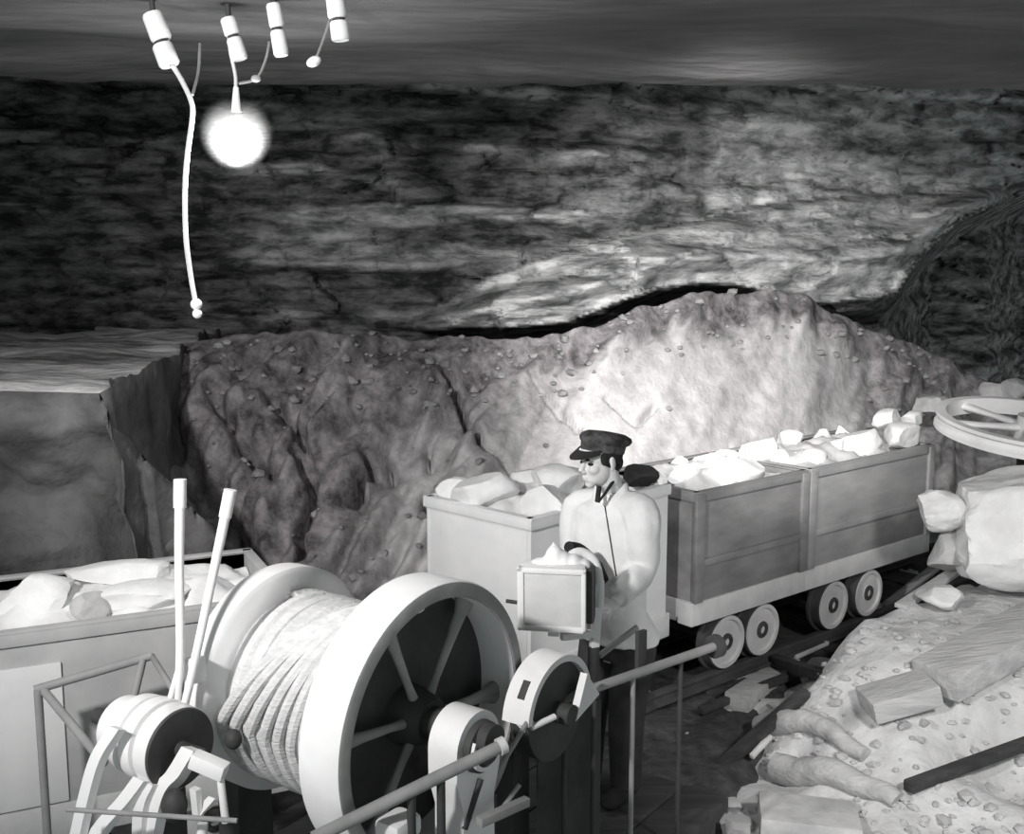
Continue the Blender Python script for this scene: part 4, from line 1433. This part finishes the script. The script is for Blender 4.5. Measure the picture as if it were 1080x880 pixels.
lw = thing('loop_wire', 'thin grey wire looping from the third insulator from the left towards the bulb cord', 'wire', at_y(283, 50, 4.97))
MB().tube([at_y(x, y, 4.98) for x, y in ((284, 44), (281, 60), (274, 78), (266, 85), (252, 88))], 0.006, 8, 6).build('wire', M_DIMWIRE, lw)
MB().ellipsoid(at_y(270, 83, 4.98), (0.022, 0.018, 0.016)).build('knot', M_IRONG, lw)
kw = thing('pull_cord', 'short grey cord with a pale knob under the rightmost insulator', 'cord', at_y(347, 24, 4.9))
MB().tube([at_y(x, y, 4.9) for x, y in ((350, 14), (341, 42), (334, 60))], 0.006, 8, 6).build('cord', M_DIMWIRE, kw)
MB().ellipsoid(at_y(331, 65, 4.9), (0.033, 0.025, 0.022), Matrix.Rotation(-0.4, 3, 'Y')).build('knob', M_PORC, kw)

# ------------------------------------------------------------------ right-hand side: big wheel, boulders, timbers
SWY = 7.9
swc = at_y(1090, 452, SWY)
sw = thing('sheave_wheel', 'large pale spoked wheel lying nearly flat at the right edge', 'wheel', (swc.x, swc.y, 0))
SR = 0.66
sax = Vector((0.05, -0.135, 1)).normalized()
so = MB().lathe(swc, sax, [(-0.06, SR - 0.05), (-0.06, SR + 0.02), (-0.035, SR + 0.02), (-0.015, SR - 0.012), (0.015, SR - 0.012), (0.035, SR + 0.02), (0.06, SR + 0.02), (0.06, SR - 0.05)], 80).build('rim', M_WHITE, sw)
su = sax.orthogonal().normalized()
sv = sax.cross(su)
for i in range(6):
    a = math.radians(12 + 60 * i)
    d = su * math.cos(a) + sv * math.sin(a)
    MB().loft([(swc + d * 0.08, d.cross(sax), sax, 0.05, 0.03), (swc + d * 0.35, d.cross(sax), sax, 0.034, 0.022), (swc + d * (SR - 0.04), d.cross(sax), sax, 0.05, 0.03)], 14).build('spoke', M_WHITE, sw)
MB().disc_solid(swc, sax, [(-0.09, 0.0001), (-0.09, 0.12), (0.09, 0.12), (0.09, 0.0001)], 30).build('hub', M_WHITE, sw)
MB().tube([swc, (swc.x, swc.y, -0.05)], 0.10, 18).build('pivot_post', M_DWOOD, sw, label='dark timber post under the wheel')


def boulder(px, py, w, h, Y, label, seed, mat=M_ORE, depth=1.0, cuts=9, tilt=(0, 0), name='boulder', down=True):
    c = at_y(px, py, Y)
    k_ = Y / F * 1.02
    mb = rock_mb(Vector((0, 0, 0)), (w * k_, max(w, h) * k_ * 0.8 * depth, h * k_), 0.0, seed, cuts, 5 if w > 100 else 4, 0.14 if cuts < 6 else 0.06, tilt)
    o = mb.build(name, mat, smooth=True, angle=22)
    o.location = c
    return tag(o, label, 'rock')


def rest(px, w, top, Y):
    """picture height from TOP to the floor at depth Y"""
    f = at_y(px, top, Y)
    g = project(Vector((f.x, f.y, -0.05)))[1]
    return (top + g) / 2, g - top


boulder(1122, 556, 236, 136, 6.95, 'huge pale smooth rock mass at the right edge below the big wheel', 5, M_ORE, 0.8, 4)
boulder(997, 539, 60, 46, 7.0, 'round pale boulder at the far end of the ore train', 12, M_ORE, 1.0, 2, name='boulder')
boulder(1004, 582, 52, 50, 7.05, 'pale jagged rock directly under the round boulder', 17, M_ORE_GREY)
boulder(1050, 415, 36, 24, 10.5, 'small pale rock behind the big wheel', 31, M_ORE_GREY)
boulder(985, 428, 44, 22, 10.6, 'low grey rock on the bank beyond the farthest car', 33, M_ORE_GREY)
boulder(1074, 412, 34, 26, 10.4, 'rounded grey rock at the right edge behind the big wheel', 35, M_ORE_GREY)


def on_floor(px, py, dz=0.0):
    r = ray(px, py)
    o = Vector((0, 0, EYE))
    t = 3.0
    while t < 16:
        q = o + r * t
        if q.z <= floor_z(q.x, q.y) + dz:
            break
        t += 0.01
    return o + r * t


boulder_c = on_floor(992, 632, 0.05)
o = rock_mb(Vector((0, 0, 0)), (0.30, 0.34, 0.13), 0.2, 51, 14, 4, 0.05).build('flat_stone', M_ORE, angle=22)
o.location = boulder_c + Vector((0, 0, 0.02))
tag(o, 'flat round pale stone on the floor in front of the huge rock', 'rock')
for (a, b, lab) in (((934, 640), (1000, 588), 'pale split plank leaning against the rocks, the left of two'), ((950, 640), (1018, 596), 'pale split plank leaning against the rocks, the right of two')):
    p = on_floor(*a, 0.03)
    q_ = at_y(*b, p.y + 0.65)
    tag(MB().bar(p, q_, 0.085, 0.03, bev=0.006).build('plank', M_WOOD), lab, 'plank')


def timber(a, b, w, h, label, mat=M_WOOD, name='timber', cat='timber', lift=0.0):
    p, q_ = on_floor(*a), on_floor(*b)
    m_ = p.lerp(q_, 0.5)
    lift += max(0.0, floor_z(m_.x, m_.y) - m_.z - 0.3 * h)
    p.z += h / 2 + lift - 0.02
    q_.z += h / 2 + lift - 0.02
    return tag(MB().bar(p, q_, w, h, bev=0.012).build(name, mat), label, cat)


def log(a, b, r, label, mat=M_WOOD):
    p, q_ = on_floor(*a), on_floor(*b)
    p.z += r * 0.8
    q_.z += r * 0.45
    pts = [p.lerp(q_, i / 14) for i in range(15)]
    for i, w in enumerate(pts):
        w.z = max(w.z, floor_z(w.x, w.y) + r * (0.75 - 0.35 * i / 14))
    rs = [r * (0.96 + 0.10 * noise.noise(Vector((i * 0.5, r * 40, 0)))) * (1 - 0.45 * (i / 14) ** 2) for i in range(15)]
    return tag(MB().tube(pts, rs, 16).build('log', mat), label, 'log')


timber((984, 742), (1110, 672), 0.30, 0.16, 'long pale squared timber running off the right edge', M_WOOD, lift=0.06)
timber((912, 762), (982, 742), 0.26, 0.12, 'short pale squared timber end-on to the long one', M_WOOD, lift=0.05)
log((803, 778), (912, 803), 0.075, 'upper of two pale tapering logs on the floor', M_WOOD)
log((818, 822), (945, 852), 0.085, 'lower of two pale tapering logs on the floor', M_WOOD)
timber((790, 690), (938, 738), 0.09, 0.07, 'dark narrow beam lying across the dusty floor beside the track', M_DWOOD, 'pole', 'pole')  # a squared timber beam, grouped with the poles
timber((795, 690), (842, 706), 0.035, 0.03, 'bright thin slat beside the near car wheels', M_SILL, 'slat', 'slat', 0.06)
timber((838, 706), (872, 690), 0.035, 0.03, 'bright thin slat pointing at the end of the dark beam', M_SILL, 'slat', 'slat', 0.06)
timber((770, 722), (808, 708), 0.12, 0.10, 'short pale block of wood below the near car wheels', M_WOOD, 'block', 'block')
timber((776, 752), (822, 720), 0.16, 0.14, 'pale split block lying below the short wood block', M_WOOD, 'block', 'block')
timber((738, 765), (830, 728), 0.05, 0.05, 'dark thin pole from the pale blocks down to the pit', M_DWOOD, 'pole', 'pole', 0.05)
timber((720, 850), (850, 735), 0.07, 0.06, 'long dark pole crossing left of the two logs', M_DWOOD, 'pole', 'pole', 0.02)
timber((800, 868), (905, 880), 0.30, 0.12, 'flat pale slab at the bottom edge', M_ORE_GREY, 'slab', 'slab')
timber((956, 846), (1085, 798), 0.06, 0.06, 'dark pole at the lower right corner', M_DWOOD, 'pole', 'pole', 0.07)
timber((640, 862), (740, 815), 0.05, 0.05, 'dark pole across the rubble below the handrail', M_DWOOD, 'pole', 'pole', 0.05)
timber((812, 790), (792, 812), 0.03, 0.03, 'short bright stick left of the lower log', M_WHITE, 'stick', 'stick', 0.08)

# loose stones on the right-hand floor
mb = MB()
rnd = random.Random(11)
for k in range(520):
    px, py = rnd.uniform(640, 1090), rnd.uniform(640, 885)
    if py < 700 and px < 880:
        continue
    p = on_floor(px, py)
    s = rnd.choice([0.02, 0.03, 0.03, 0.045, 0.06])
    r_ = rock_mb(p + Vector((0, 0, s * 0.2)), (s * rnd.uniform(1, 1.7), s * 1.2, s * 0.8), rnd.uniform(0, 6), k, 6, 1, 0.12)
    mb.add(r_.v, r_.f)
struct(mb.build('floor_rubble', M_ORE_GREY, smooth=False), 'stuff')
gp = 'rubble stones below the handrail'
for i, (px, py, w, h) in enumerate(((662, 822, 26, 20), (690, 816, 24, 16), (676, 846, 34, 24), (706, 838, 30, 20), (730, 826, 26, 22), (700, 866, 40, 22), (744, 856, 34, 22), (735, 872, 34, 18), (770, 850, 30, 20), (780, 872, 36, 20))):
    p = on_floor(px, py, 0.03)
    k_ = p.y / F
    o = rock_mb(Vector((0, 0, 0)), (w * k_, w * k_ * 0.9, h * k_), 0.3 * i, 300 + i, 8, 3, 0.08).build('stone', M_ORE_GREY, angle=22)
    o.location = p
    tag(o, 'grey broken stone in the rubble below the handrail', 'rock', gp)
